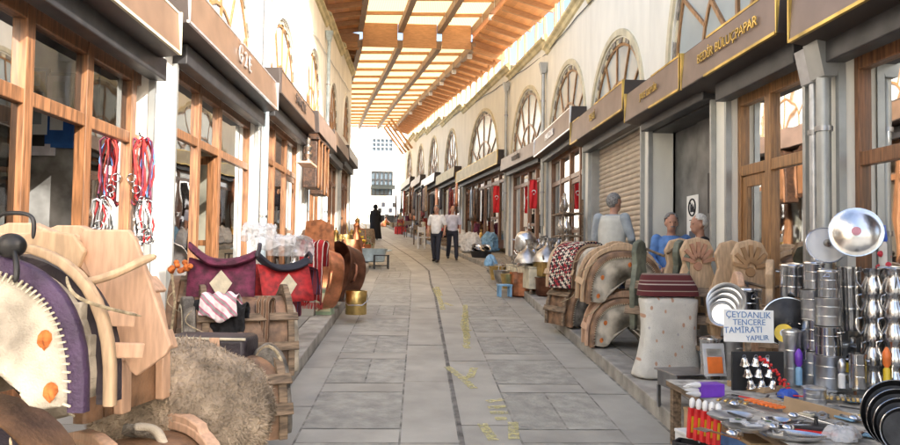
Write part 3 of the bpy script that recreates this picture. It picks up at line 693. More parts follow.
# ------------------------------------------------------------------ people
def fused(b, name, m, parent, vox=.013):
    me = bpy.data.meshes.new(name); me.from_pydata([tuple(p) for p in b.v], [], b.f); bmfix(me); me.materials.append(m)
    o = bpy.data.objects.new(name, me); col.objects.link(o); o.parent = parent
    r = o.modifiers.new('r', 'REMESH'); r.mode = 'VOXEL'; r.voxel_size = vox; r.use_smooth_shade = True
    s = o.modifiers.new('s', 'SMOOTH'); s.factor = .5; s.iterations = 5
    return o
def limb(b, pts, rad, seg=10, ends=True):
    b.tube(pts, rad, seg)
    for p, r in zip(pts, rad): b.ball(p, r * .99, 10, 6)
def torso(b, rings):
    """rings: (cx, cy, z, half width, half depth)"""
    b.loft([[(cx + w * cos(2 * pi * k / 20), cy + d * sin(2 * pi * k / 20), z) for k in range(20)] for cx, cy, z, w, d in rings])
def person(label, loc, rz, H=1.7, P=None, shirt='whitec', trousers='navy', hair='hairg', vest=None, robe=False, bald=False, cat='person', short=True, belly=0, scarf=False, headturn=0, beard=False):
    J = dict(hipL=(-.09, 0, .9), hipR=(.09, 0, .9), kneeL=(-.1, .03, .49), kneeR=(.1, .03, .49), ankL=(-.1, -.02, .09), ankR=(.1, -.02, .09),
             shL=(-.18, 0, 1.38), shR=(.18, 0, 1.38), elL=(-.235, -.03, 1.11), elR=(.235, -.03, 1.11), wrL=(-.24, .06, .86), wrR=(.24, .06, .86), hd=(0, .03, 1.585), lean=0, pz=0)
    J.update(P or {})
    o = thing('person', label, cat, loc, rz, s=H / 1.7)
    ln = J['lean']
    def tz(z): return ln * (z - .9)       # forward lean of the trunk
    body = MB()
    torso(body, [(0, 0, .84 + J['pz'], .13, .10), (0, tz(1), 1.0 + J['pz'], .13, .10), (0, tz(1.2), 1.2 + J['pz'], .145, .105), (0, tz(1.36), 1.36 + J['pz'], .15, .095), (0, tz(1.42), 1.42 + J['pz'], .08, .07)])
    hx, hy, hz = J['hd']
    limb(body, [(0, tz(1.38), 1.38 + J['pz']), (hx * .6, (tz(1.38) + hy) * .55, hz - .12), (hx, hy - .01, hz - .04)], [.065, .052, .055])
    # head
    hm = T(hx, hy, hz, rz=headturn)
    hb = MB(); hb.ball((0, 0, .02), (.076, .094, .108), 16, 12); hb.ball((0, .028, -.055), (.054, .062, .058), 12, 8)
    hb.loft([[(-.010, .08, .02), (.010, .08, .02), (0, .095, .02)], [(-.018, .085, -.03), (.018, .085, -.03), (0, .122, -.028)], [(-.012, .082, -.042), (.012, .082, -.042), (0, .095, -.042)]])
    for s_ in (-1, 1): hb.ball((s_ * .078, -.005, -.005), (.012, .022, .032), 8, 6)
    hb.ball((0, .086, -.064), (.024, .012, .007), 8, 5)
    hb.ball((0, .082, .035), (.05, .016, .01), 10, 5)
    body.add([hm @ v for v in hb.v], hb.f)
    for s_, S in ((-1, 'L'), (1, 'R')):
        limb(body, [J['sh' + S], J['el' + S], J['wr' + S]], [.048, .038, .026])
        w = V(J['wr' + S]); e = V(J['el' + S]); d = (w - e).normalized(); side = d.cross(V((0, 0, 1) if abs(d.z) < .8 else (0, 1, 0))).normalized(); fw = side.cross(d).normalized()
        pc = w + d * .045; body.ball(w + d * .03, .028, 8, 6); body.ball(pc + d * .015, .033, 8, 6)
        for k in range(4):
            off = fw * ((k - 1.5) * .019); ln_ = (.065, .076, .072, .056)[k]
            a_ = pc + off + d * .03; body.tube([a_, a_ + d * ln_ * .55 + side * s_ * -.004, a_ + d * ln_ + side * s_ * -.018], [.0095, .009, .007], 6)
        a_ = pc + fw * .03; body.tube([a_ - d * .02, a_ + fw * .022 + d * .012, a_ + fw * .03 + d * .042], [.012, .01, .008], 6)
        limb(body, [J['hip' + S], J['knee' + S], J['ank' + S]], [.078, .052, .038])
    bo = fused(body, 'body', M['skin'], o, .010)
    ey = MB()
    for s_ in (-1, 1): ey.add([hm @ v for v in MB().ball((s_ * .03, .081, .012), (.011, .008, .007), 8, 6).v], MB().ball((0, 0, 0), 1, 8, 6).f)
    ey.build('eye', M['eye'], o)
    hr = MB()
    if not scarf:
        sph = MB(); sph.ball((0, -.016, .038), (.083, .094, .100), 18, 14)
        keep = []
        for f in sph.f:
            c = sum((sph.v[i] for i in f), V()) / len(f)
            if (c.y < .045 - (.0 if c.z > .06 else .05)) and c.z > (-.07 if c.y < -.03 else -.01) and not (bald and c.z > .085): keep.append(f)
        hr.add([hm @ v for v in sph.v], keep); ho = hr.build('hair', M[hair], o, smooth=60); md = ho.modifiers.new('s', 'SOLIDIFY'); md.thickness = .012; md.offset = .5
        if beard:
            mb = MB(); mb.ball((0, .098, -.046), (.032, .012, .009), 10, 6); x = MB(); x.add([hm @ v for v in mb.v], mb.f); x.build('moustache', M[hair], o)
    else:
        q = MB(); q.add([hm @ v for v in MB().ball((0, -.015, .03), (.125, .13, .145), 16, 10).v], MB().ball((0, 0, 0), 1, 16, 10).f)
        torso(q, [(0, -.03, 1.22, .21, .14), (0, -.02, 1.4, .17, .12), (0, -.01, 1.5, .09, .095)]); fused(q, 'headscarf', M['blackc'], o)
    # clothes
    c = MB(); z0 = .86 + J['pz']
    top = [(0, 0, z0, .155, .125 + belly * .5), (0, tz(1) + belly * .4, 1.0 + J['pz'], .16, .13 + belly), (0, tz(1.2) + belly * .3, 1.2 + J['pz'], .175, .13 + belly * .6), (0, tz(1.35), 1.35 + J['pz'], .178, .118), (0, tz(1.43), 1.43 + J['pz'], .10, .085)]
    torso(c, top)
    for S in 'LR':
        sh, el, wr = V(J['sh' + S]), V(J['el' + S]), V(J['wr' + S])
        if short and not robe: limb(c, [sh, sh.lerp(el, .85)], [.072, .060])
        else: limb(c, [sh, el, el.lerp(wr, .93)], [.072, .056, .043])
    if robe:
        torso(c, [(0, 0, .06, .34, .28), (0, 0, .4, .29, .24), (0, 0, .8, .25, .2), (0, 0, 1.1, .22, .17), (0, 0, 1.3, .17, .13), (0, 0, 1.42, .10, .10)]); fused(c, 'robe', M[shirt], o)
    else:
        fused(c, 'shirt', M[shirt], o)
        t = MB(); torso(t, [(0, 0, .80 + J['pz'], .165, .125), (0, 0, .95 + J['pz'], .158, .128 + belly * .5)])
        for S in 'LR': limb(t, [J['hip' + S], J['knee' + S], V(J['knee' + S]).lerp(V(J['ank' + S]), .96)], [.096, .075, .062])
        fused(t, 'trousers', M[trousers], o)
    if vest:
        v = MB(); torso(v, [(a, b_, z, w_ + .016, d + .016) for a, b_, z, w_, d in top[:4]] + [(0, tz(1.42), 1.415 + J['pz'], .13, .10)])
        for S in 'LR': v.ball(V(J['sh' + S]) * .86 + V((0, 0, .19 if 0 else .19 * 0 + .14 * V(J['sh' + S]).z / 1.0 - .0)) * 0 + V((0, 0, .19)), .055, 12, 8)
        fused(v, 'waistcoat', M[vest], o)
    for S in 'LR':
        a = V(J['ank' + S]); s_ = MB(); s_.ball(a + V((0, .05, -.045)), (.045, .13, .042), 12, 8); s_.ball(a + V((0, -.02, -.02)), (.042, .055, .05), 10, 6)
        fused(s_, 'shoe', M['black'], o)
    return o
# two men strolling
g_ = gz(20.6)
p = on(436, 262.5); person('bulky man in white short sleeved shirt and dark trousers walking in the street', (p.x, p.y, gz(p.y)), R(158), 1.66,
       dict(hipL=(-.09, 0, .9), kneeL=(-.1, .10, .5), ankL=(-.1, .12, .09), ankR=(.1, -.12, .11), kneeR=(.1, -.02, .49), elL=(-.27, -.04, 1.12), elR=(.27, -.04, 1.12), wrL=(-.27, .08, .88), wrR=(.25, .06, .87)), shirt='whitec', trousers='navy', hair='hairg', belly=.035, beard=True)
p = on(452, 260.5); person('slimmer man in lilac shirt stepping out behind the bulky man', (p.x, p.y, gz(p.y)), R(185), 1.66,
       dict(kneeL=(-.1, .16, .51), ankL=(-.1, .26, .10), ankR=(.1, -.28, .14), kneeR=(.1, -.04, .50), elL=(-.25, -.06, 1.12), wrL=(-.22, .12, .92), wrR=(.25, .10, .9)), shirt='lilac', trousers='navy', hair='hairb', bald=True)
p = on(375, 240); person('woman wrapped in a long black robe and headscarf', (p.x, p.y, gz(p.y)), R(10), 1.6, shirt='blackc', robe=True, scarf=True)
p = on(357, 222); person('distant walker in pale clothes at the mouth of the square', (p.x, p.y, gz(p.y)), R(-60), 1.75, dict(kneeL=(-.1, .2, .52), ankL=(-.1, .3, .12), kneeR=(.1, -.05, .5), ankR=(.1, -.3, .14)), shirt='lilac', trousers='greyb', short=False)
p = spot(611, 9.5); person('grey haired man in pale waistcoat standing with his back to us at the shutter', (p.x, p.y, p.z), R(-38), 1.79,
       dict(lean=.10, hd=(0, .10, 1.575), elL=(-.25, .04, 1.12), wrL=(-.2, .22, .95), elR=(.26, .03, 1.12), wrR=(.2, .24, 1.0)), shirt='greyb', trousers='navy', hair='hairg', vest='vest', short=False, headturn=-.5)
SIT = dict(pz=-.38, hipL=(-.09, 0, .5), hipR=(.09, 0, .5), kneeL=(-.12, .42, .50), kneeR=(.12, .42, .50), ankL=(-.12, .42, .09), ankR=(.12, .42, .09), shL=(-.18, 0, 1.0), shR=(.18, 0, 1.0), elL=(-.24, .05, .74), elR=(.24, .05, .74), wrL=(-.14, .28, .62), wrR=(.14, .28, .62), hd=(0, .04, 1.205))
def chair(label, loc, rz, group=None):
    c = thing('chair', label, 'chair', loc, rz, group); b = MB(); b.box(-.21, .21, -.2, .2, .42, .46); b.build('seat', M['oldwood'], c, smooth=0, bevel=.01)
    for x, y in ((-.18, .17), (.18, .17), (-.18, -.18), (.18, -.18)): b = MB(); b.box(x - .02, x + .02, y - .02, y + .02, 0, .42 if y > 0 else .85); b.build('leg', M['oldwood'], c, smooth=0)
    b = MB(); b.box(-.16, .16, -.195, -.17, .62, .82); b.build('backrest', M['oldwood'], c, smooth=0); return c
p = spot(671, 8.9); pz_ = p.z + .2
person('seated man with moustache in blue shirt looking towards us', (p.x, p.y, pz_), R(165), 1.7, SIT, shirt='bluec', trousers='navy', hair='hairg', beard=True, short=False, headturn=.1)
chair('wooden chair under the man in the blue shirt', (p.x, p.y, pz_ - .0), R(165))
p = spot(702, 8.3); pz_ = p.z + .2
person('seated white haired man in black jacket with his face turned away', (p.x, p.y, pz_), R(75), 1.7, SIT, shirt='blackc', trousers='navy', hair='hairw', short=False, headturn=.3)
chair('wooden chair under the white haired man', (p.x, p.y, pz_ - .0), R(75))
# ------------------------------------------------------------------ pack saddles
def arch2(W, H, k, n=22, leg=.0):
    """arch outline in x, z; k scales width and height"""
    P = []
    for i in range(n + 1):
        t = pi * i / n; c, s = cos(t), sin(t)
        P.append((W / 2 * k * math.copysign(abs(c) ** .8, c), H * (k if k > 1 else (k * .5 + .5) if False else k) * s ** .72 if 0 < i < n else 0))
    return P
def ringmesh(b, W, H, L, ko, ki, hi=None, y0=None, puff=.0, n=22, zin=None):
    """arched slab between scale ko and ki, from y0 to y0+L with puffed ends"""
    O = arch2(W, H, ko, n); I = [(x * ki / ko, z * (zin if zin else ki / ko)) for x, z in O]
    y0 = -L / 2 if y0 is None else y0
    secs = []
    prof = [(0.0, .0), (.02, .35), (.06, .8), (.14, 1.0)] if puff else [(0, 1.0)]
    seq = [(y0 + L * a if False else y0 + a * min(L, .5) * 1.0, q) for a, q in prof] + [(y0 + L - a * min(L, .5), q) for a, q in reversed(prof)]
    for y, q in seq:
        e = (1 - q) * puff
        o = [(x - math.copysign(min(abs(x), e), x) * (1), y, z - (e if z > .05 else 0)) for x, z in O]
        i_ = [(x * (1 + e * .6 / max(.05, W * ki / 2)), y, z * (1 + e * .35)) for x, z in I]
        secs.append(o + list(reversed(i_)))
    b.loft(secs)
def pack_saddle(label, loc, rz, W=.72, H=.6, L=.7, pad='felt', trim='purple', wood='rawwood', boards=3, group=None, bag=None, tall=.0, dots=True, s=1, rx=0, ry=0, bows=2, bandl=.1):
    o = thing('pack_saddle', label, 'saddle', loc, rz, group, rx=rx, ry=ry, s=s)
    b = MB(); ringmesh(b, W, H, L, .93, .45, puff=.05, zin=.56); b.jitter(.004, 2); b.build('felt_pad', M[pad], o, smooth=70, sub=1)
    b = MB(); ringmesh(b, W, H, bandl, 1.0, .87, y0=-L / 2 - .012, puff=.015, zin=.88); b.build('edge_band', M[trim], o, smooth=60)
    # stitches along the inner side of the band
    b = MB(); A = arch2(W, H, .88, 60)
    for (x, z), (x2, z2) in zip(A, A[1:]):
        cx, cz = (x + x2) / 2, (z + z2) / 2; r = V((cx, 0, cz - H * .3)).normalized()
        b.beam(V((cx, -L / 2 - .018, cz)) - r * .009, V((cx, -L / 2 - .018, cz)) + r * .013, .005, .006, up=(0, 1, 0))
    b.build('stitching', M['cream'] if trim != 'cream' else M['leather'], o, smooth=0)
    b = MB(); ringmesh(b, W, H, L - (.2 if L > .4 else .12), .995, .92, y0=-L / 2 + .09, puff=0, zin=.93); b.build('leather_cover', M['leather' if trim == 'purple' else 'brownl'], o, smooth=60)
    if dots:
        for x, z in ((.36, .12), (.33, .45), (-.35, .15), (-.30, .5), (.05, .75)):
            b = MB(); k = V((x * W, 0, z * H)); b.lathe([(.001, 0), (.016, -.001), (.020, -.006)], 12, T(k.x, -L / 2 - .006, k.z, rx=pi / 2, s=(1, 1.4, 1))); b.jitter(.003, 4)
            b.build('dyed_spot', M['orange'], o)
    # bent wooden bows front and back
    for y in (-L / 2 + .13, L / 2 - .12)[:bows]:
        b = MB(); ringmesh(b, W, H, .055, 1.09, 1.0, y0=y, puff=0, zin=1.0 / 1.09 + .005)
        b.prism([(-.16, H * 1.0), (-.13, H * 1.10 + tall), (-.05, H * 1.15 + tall), (.05, H * 1.15 + tall), (.13, H * 1.10 + tall), (.16, H * 1.0)], y + .004, y + .05)
        b.build('wooden_bow', M[wood], o, smooth=50, bevel=.006)
    for sgn in (-1, 1):
        for k in range(boards):
            t = R(14 + 24 * k); x = sgn * W / 2 * 1.06 * cos(t) ** .8; z = H * 1.06 * sin(t) ** .72
            nx = V((x / (W / 2), 0, (z / H) * 1.0)).normalized(); a = math.atan2(nx.z, nx.x * 1.0)
            b = MB(); b.box(-.009, .009, -L / 2 + .09, L / 2 - .03, -.038, .038, T(x + nx.x * .008, 0, z + nx.z * .008, ry=-a)); b.build('side_board', M[wood], o, smooth=0, bevel=.005)
    for sgn in (-1, 1):
        b = MB(); b.tube([(sgn * W * .35, -L / 2 + .06, H * .86), (sgn * W * .44, -L / 2 - .02, H * .74), (sgn * W * .50, -L / 2 + .04, H * .66), (sgn * W * .56, -L / 2 + .2, H * .56)], .006, 6); b.build('tie_rope', M['rope'], o, sub=2)
    if bag:
        b = MB(); b.prism([(-W * .5, H * .1), (-W * .56, H * .55), (-W * .50, H * .8), (-W * .46, H * .8), (-W * .46, H * .1)], -L * .25, L * .3); b.build('side_pocket', M[bag], o, smooth=30, bevel=.02)
    return o
# front of the picture, sunny side: three saddles piled on the pavement
p = V((-1.13, 2.12, 0)); base = gz(2.1) + WALK
c_ = thing('wooden_pallet', 'grey wooden trestle carrying the pile of saddles nearest us', 'trestle', (-1.3, 2.15, base), R(-8))
for x in (-.42, .42):
    for y in (-.35, .35): b = MB(); b.box(x - .04, x + .04, y - .04, y + .04, 0, .3); b.build('leg', M['oldwood'], c_, smooth=0)
b = MB(); b.box(-.5, .5, -.45, .45, .3, .34); b.build('board', M['oldwood'], c_, smooth=0)
FS = pack_saddle('new pack saddle with purple stitched band, orange spots and pale poplar bows, topmost nearest us', (-1.225, 2.08, 1.305), R(-9), W=.74, H=.42, L=.20, boards=0, bows=0, bandl=.035)
P_ = [(95, 240), (99, 235), (145, 235), (152, 243), (191, 343), (186, 352), (157, 373), (150, 368), (98, 262)]
b = MB(); b.prism([((x - 418) / 700 * 2.3 + 1.19, (250 - y) / 700 * 2.3 + .445) for x, y in P_], .20, .222); b.build('back_board', M['rawwood'], FS, smooth=0, bevel=.006)
b = MB(); b.prism([((x - 418) / 700 * 2.27 + 1.19, (250 - y) / 700 * 2.27 + .445) for x, y in [(20, 262), (28, 244), (60, 236), (92, 240), (104, 256), (98, 272)]], .165, .187); b.build('back_board', M['rawwood2'], FS, smooth=0, bevel=.006)
b = MB(); ringmesh(b, .74, .42, .03, 1.08, 1.0, y0=-.03, puff=.015, zin=.95); b.build('bent_bow', M['rawwood2'], FS, smooth=60)
b = MB(); b.tube([(.18, .03, .335), (.23, .05, .33), (.29, .08, .345), (.34, .12, .375), (.38, .15, .405), (.41, .17, .415)], [.008, .012, .015, .014, .016, .010], 8); b.build('wooden_peg', M['rawwood2'], FS, sub=1)
b = MB(); b.tube([(.09, -.10, .455), (.085, -.10, .515), (.11, -.10, .53), (.18, -.10, .53), (.205, -.10, .515), (.20, -.10, .455)], .007, 8); b.ball((.145, -.11, .44), (.045, .03, .035)); b.tube([(.13, -.12, .44), (.11, -.15, .38)], .009, 6); b.tube([(.16, -.12, .44), (.20, -.15, .37), (.19, -.15, .34)], .009, 6); b.build('buckle', M['iron'], FS, sub=2)
for k in range(2):
    b = MB(); b.box(0, .13, -.012, .012, -.022, .022, T(.30 + .03 * k, .0, .24 - k * .09, rz=R(52), ry=R(6))); b.build('strap', M['rawwood'], FS, smooth=0, bevel=.004)
    b = MB(); b.box(0, .02, -.02, .02, -.03, .03, T(.285 + .03 * k, -.02, .255 - k * .09)); b.build('peg_plate', M['felt'], FS, smooth=0, bevel=.004)
pack_saddle('grey felt pack saddle with white stitched rim below the purple banded one', (-1.38, 2.12, .80), R(-9), W=.84, H=.50, L=.30, trim='leather', pad='felt', wood='rawwood2', boards=0, bows=0)
pack_saddle('pale wooden pack saddle peeping out behind the purple banded one', (-1.42, 2.72, 1.16), R(-12), W=.80, H=.58, L=.5, pad='felt', trim='brownl', boards=3, dots=False)
q_ = pack_saddle('battered saddle of rough hide with torn edge between fleece and pale bows', (-1.03, 2.62, .62), R(-38), W=.6, H=.42, L=.6, trim='feltd', pad='feltd', wood='rawwood', boards=2, dots=False)
for x in (-.30,.30):
    pass
# fleece covered saddle, rounded
def fleece(label, loc, rz, sx=1):
    o = thing('fleece_saddle', label, 'saddle', loc, rz, s=sx)
    b = MB(); n = 14
    secs = []
    for i in range(n + 1):
        t = i / n; y = -.36 + .72 * t; q = (1 - abs(2 * t - 1) ** 3.2) ** .5 if 0 < i < n else .12
        r = []
        for k in range(22):
            a = 2 * pi * k / 22; rr = 1 + .05 * sin(3 * a + 5 * t) + .04 * sin(7 * a + 9 * t)
            x = .30 * q * cos(a) * rr; z = .34 + .30 * q * sin(a) * rr * (1 if sin(a) > 0 else .9) - .12 * (x / .3) ** 2 * 0
            r.append((x, y, z))
        secs.append(r)
    b.loft(secs); rumple(b.build('fleece_pad', M['fleece'], o, smooth=80, sub=4), .028, .028)
    fur = MB(); rf = random.Random(8)
    for _ in range(20000):
        i = rf.choice((1, n, *range(1, n + 1))); k = rf.randrange(22); r0, r1 = secs[i - 1], secs[i]; u, v_ = rf.random(), rf.random()
        p0 = V(r0[k]).lerp(V(r0[(k + 1) % 22]), u); p1 = V(r1[k]).lerp(V(r1[(k + 1) % 22]), u); p = p0.lerp(p1, v_); nn = (p - V((0, p.y * .6, .34))).normalized()
        t_ = V((rf.gauss(0, 1), rf.gauss(0, 1), rf.gauss(-.6, 1))).normalized(); tip = p + nn * rf.uniform(.004, .012) + t_ * rf.uniform(.006, .02); w_ = nn.cross(t_).normalized() * .0025
        fur.add([p - w_, p + w_, tip], [(0, 1, 2)])
    fur.build('fleece_hair', M['fleece'], o, smooth=0)
    return o
p = at(222, 400, 3.1)
fleece('matted grey fleece saddle lying on the kerb beside the purple banded saddle', (-1.0, 3.12, .66), R(64), 1.05)
o_ = thing('hide_bundle', 'stiff folded hide with ragged pale edge against the fleece saddle', 'hide', (-1.02, 2.72, .55), R(15))
b = MB(); secs = []
for i in range(9):
    t = i / 8; secs.append([(.02 * sin(t * 9) + .28 * t - .05 + .03 * cos(k), -.10 + .09 * k / 3 + .03 * sin(5 * t), .08 + .44 * (1 - t ** 2) + .03 * sin(k + 4 * t)) for k in range(4)])
b.loft(secs, closed=False, caps=False); ob = b.build('hide', M['feltd'], o_, smooth=80, sub=2); md = ob.modifiers.new('s', 'SOLIDIFY'); md.thickness = .03
b = MB(); b.tube([(.02 * sin(i / 8 * 9) + .28 * i / 8 - .03, -.12 + .03 * sin(5 * i / 8), .1 + .45 * (1 - (i / 8) ** 2)) for i in range(9)], .02, 7); b.jitter(.008); b.build('ragged_edge', M['felt'], o_, smooth=80, sub=1)
# next group along the sunny pavement
pack_saddle('low black leather pack saddle with felt end just past the fleece one', tuple(spot(232, 4.75, .52) + V((0, 0, 0))), R(-62), W=.62, H=.50, L=.72, pad='feltd', trim='brownl', wood='oldwood', boards=2, dots=False)
pack_saddle('low black leather saddle with tan strap beneath the burgundy saddle pile', tuple(spot(205, 5.3, .62)), R(-75), W=.66, H=.42, L=.7, pad='feltd', trim='leather', wood='rawwood', boards=1, dots=False)
o_ = thing('sheepskin', 'cream sheepskin roll lying between the black saddle and the pale boards', 'sheepskin', tuple(spot(183, 4.3, 1.0)), R(20))
b = MB(); b.tube([(-.16, 0, 0), (-.05, .02, .03), (.08, 0, .03), (.17, .01, 0)], [.06, .09, .09, .05], 12); b.jitter(.01); b.build('roll', M['cream'], o_, smooth=80, sub=1)
BIG = pack_saddle('large black leather pack saddle with old wooden bows under the burgundy riding saddle', tuple(spot(240, 6.3, .66)), R(-68), W=.74, H=.66, L=.95, pad='felt', trim='feltd', wood='oldwood', boards=2, dots=False)
pack_saddle('old wooden framed pack saddle standing at the white pillar', tuple(spot(193, 6.6, .70)), R(-80), W=.7, H=.78, L=.35, pad='feltd', trim='brownl', wood='oldwood', boards=3, dots=False)
def riding(label, loc, rz, cloth, seat, s=1):
    o = thing('riding_saddle', label, 'saddle', loc, rz, s=s)
    b = MB(); secs = []
    for i in range(13):
        t = i / 12; y = -.32 + .64 * t; up = .10 * (2 * t - 1) ** 2 + (.08 * max(0, t - .7) / .3)
        w = .13 + .05 * sin(pi * t)
        secs.append([(w * cos(a), y, .30 + up + (.065 if sin(a) > 0 else .03) * sin(a)) for a in [2 * pi * k / 12 for k in range(12)]])
    b.loft(secs); b.build('seat', M[seat], o, smooth=70, sub=1)
    b = MB()
    for sx in (-1, 1):
        b.loft([[(sx * (.06 + .22 * u ** .8), y, .31 - .36 * u + .07 * (abs(y) / .32) ** 2 * (1 - u)) for y in (-.30, -.15, 0, .15, .30)] for u in (0, .25, .5, .75, 1)], closed=False, caps=False)
    ob = b.build('saddle_cloth', M[cloth], o, smooth=70); md = ob.modifiers.new('s', 'SOLIDIFY'); md.thickness = .02
    b = MB(); b.tube([(-.12, -.31, .38), (-.08, -.33, .46), (0, -.335, .50), (.08, -.33, .46), (.12, -.31, .38)], .022, 8); b.build('pommel', M['leather'], o)
    for sx in (-1, 1):
        b = MB(); b.prism([(-.10, .0), (0, .12), (.10, .0), (.0, -.16)], 0, .012, T(sx * .235, 0, .14, rz=pi / 2, ry=0)); b.build('cloth_patch', M['cream'], o, smooth=0)
    return o
riding('burgundy riding saddle with quilted cloth on top of the black pack saddle', tuple(spot(222, 6.45, 1.30)), R(102), 'burg', 'burg', .95)
riding('red and blue riding saddle with tassels beside the burgundy one', tuple(spot(281, 7.9, 1.22)), R(120), 'red', 'navy', .95)
def heap_cloth(name, label, cat, loc, m, sx, sy, sz, seed, rz=0):
    rr = random.Random(seed); b = MB(); n = 18; r = 9; vs = []
    secs = []
    for i in range(r):
        f = i / (r - 1); rad = cos(f * pi / 2) ** .6 if i < r - 1 else .02
        secs.append([(sx * rad * (1 + .22 * sin(3 * a + seed) + .12 * sin(7 * a + 2 * f + seed)) * cos(a), sy * rad * (1 + .2 * sin(4 * a + seed)) * sin(a), sz * sin(f * pi / 2) * (1 + .1 * sin(5 * a))) for a in [2 * pi * k / n for k in range(n)]])
    b.loft(secs); o = b.build(name, m, None, smooth=80, sub=3); rumple(o, min(.11, sx * .42), .08); o.location = loc; o.rotation_euler = (0, 0, rz); return tag(o, label, cat)
def drape(name, label, cat, loc, m, w, front, top, back, rz=0, seed=1, fold=.03, fringe=None, rum=.02):
    """cloth thrown over something: hangs down in front, lies across, hangs behind"""
    r_ = random.Random(seed); nx, L = 26, front + top + back; nj = 30; vs = []
    for j in range(nj + 1):
        s = L * j / nj
        for i in range(nx + 1):
            u = i / nx; x = -w / 2 + w * u; k = max(0, (front - s)) / max(front, .01); kb = max(0, s - front - top) / max(back, .01)
            fo = fold * (sin(u * 15 + seed) + .6 * sin(u * 31 + 2 * seed)) * max(k, kb)
            e = .04 * sin(u * 7 + seed) * (1 if k > .99 or kb > .99 else 0)
            if s < front: p = (x * (1 + .10 * k), -top / 2 - .02 * k + fo, -(front - s) + e)
            elif s < front + top: q = (s - front) / top; p = (x, -top / 2 + top * q, .03 * sin(pi * q) + .012 * sin(u * 19))
            else: p = (x * (1 + .1 * kb), top / 2 + fo, -(s - front - top))
            vs.append(p)
    b = MB(); b.add(vs, [(j * (nx + 1) + i, j * (nx + 1) + i + 1, (j + 1) * (nx + 1) + i + 1, (j + 1) * (nx + 1) + i) for j in range(nj) for i in range(nx)])
    root = thing(name, label, cat, loc, rz); o = b.build('cloth', M[m] if isinstance(m, str) else m, root, smooth=80); rumple(o, rum, .06, sub=1); md = o.modifiers.new('t', 'SOLIDIFY'); md.thickness = .008
    if fringe:
        b = MB()
        for i in range(40): x = (-w / 2 + w * i / 39) * 1.1; b.tube([(x, -top / 2 - .02, -front + .01), (x + r_.uniform(-.01, .01), -top / 2 - .03, -front - .07)], .004, 4)
        b.build('fringe', M[fringe], root)
    return root
def stripes(name, c1, c2, sc_=9, axis='X'):
    m = bpy.data.materials.new(name); m.use_nodes = True; nt = m.node_tree; N = nt.nodes; L = nt.links; p = N['Principled BSDF']; p.inputs['Roughness'].default_value = .9
    tc = N.new('ShaderNodeTexCoord'); w_ = N.new('ShaderNodeTexWave'); w_.bands_direction = axis; w_.inputs['Scale'].default_value = sc_; w_.inputs['Distortion'].default_value = 1.5; w_.inputs['Detail'].default_value = 3
    rp = N.new('ShaderNodeValToRGB'); rp.color_ramp.interpolation = 'CONSTANT'; e = rp.color_ramp.elements; e[0].color = (*c1, 1); e[1].position = .55; e[1].color = (*c2, 1); q = e.new(.8); q.color = tuple(x * .4 for x in c1) + (1,)
    L.new(tc.outputs['Object'], w_.inputs[0]); L.new(w_.outputs['Fac'], rp.inputs[0]); L.new(rp.outputs[0], p.inputs['Base Color']); return m
drape('saddle_bag', 'red woven saddle bag with white streaks hanging beside the copper pans', 'bag', tuple(spot(313, 8.8, gz(9) + 1.22)), stripes('red_stripes', (.36, .015, .02), (.6, .55, .5), 2.4), .36, .75, .12, .3, rz=R(-25), seed=3, fringe='red')
drape('blanket', 'dark red woven blanket folded below the red saddle', 'blanket', tuple(spot(291, 8.3, gz(8.3) + .95)), stripes('maroon_stripes', (.16, .02, .03), (.05, .05, .12), 4), .55, .5, .3, .3, rz=R(-35), seed=5)
drape('cloth', 'pink and white flowered cloth thrown over the black pack saddle', 'cloth', tuple(spot(221, 5.9, 1.33)), stripes('pink_flowers', (.78, .70, .70), (.62, .12, .25), 5, 'DIAGONAL'), .30, .16, .12, .1, rz=R(-5), seed=7, fold=.015)
drape('cloth', 'crumpled black cloth hanging below the pink flowered one', 'cloth', tuple(spot(222, 5.95, 1.26)), 'blackc', .46, .34, .1, .1, rz=R(-12), seed=9, fold=.035, rum=.05)
drape('striped_strap', 'brown patterned strap hanging over the end of the black pack saddle', 'strap', tuple(spot(266, 6.1, 1.30)), stripes('brown_strap', (.22, .12, .07), (.42, .33, .24), 7), .13, .62, .1, .2, rz=R(-20), seed=2, fold=.006)
drape('plastic_sheet', 'clear plastic sheet laid over the red saddle', 'sheet', tuple(spot(280, 8.2, gz(8.2) + 1.30)), 'film', .6, .10, .4, .2, rz=R(-20), seed=8, fold=.03, rum=.08)
drape('plastic_sheet', 'white plastic wrap laid at the pillar behind the burgundy saddle', 'sheet', tuple(spot(258, 7.6, gz(7.6) + 1.46)), 'film', .34, .12, .2, .1, rz=R(10), seed=4, fold=.03, rum=.08)
o_ = thing('flower_bunch', 'bunch of orange tassels on the old wooden saddle', 'tassels', tuple(at(183, 268, 6.2)))
b = MB()
for k in range(14): b.ball((random.uniform(-.11, .11), random.uniform(-.04, .04), random.uniform(-.03, .05)), .026, 8, 5)
b.build('tassel_wool', M['orange'], o_)
b = MB(); b.tube([(-.1, 0, 0), (-.06, 0, -.3), (-.09, 0, -.62)], .012, 6); b.build('cord', M['rope'], o_)
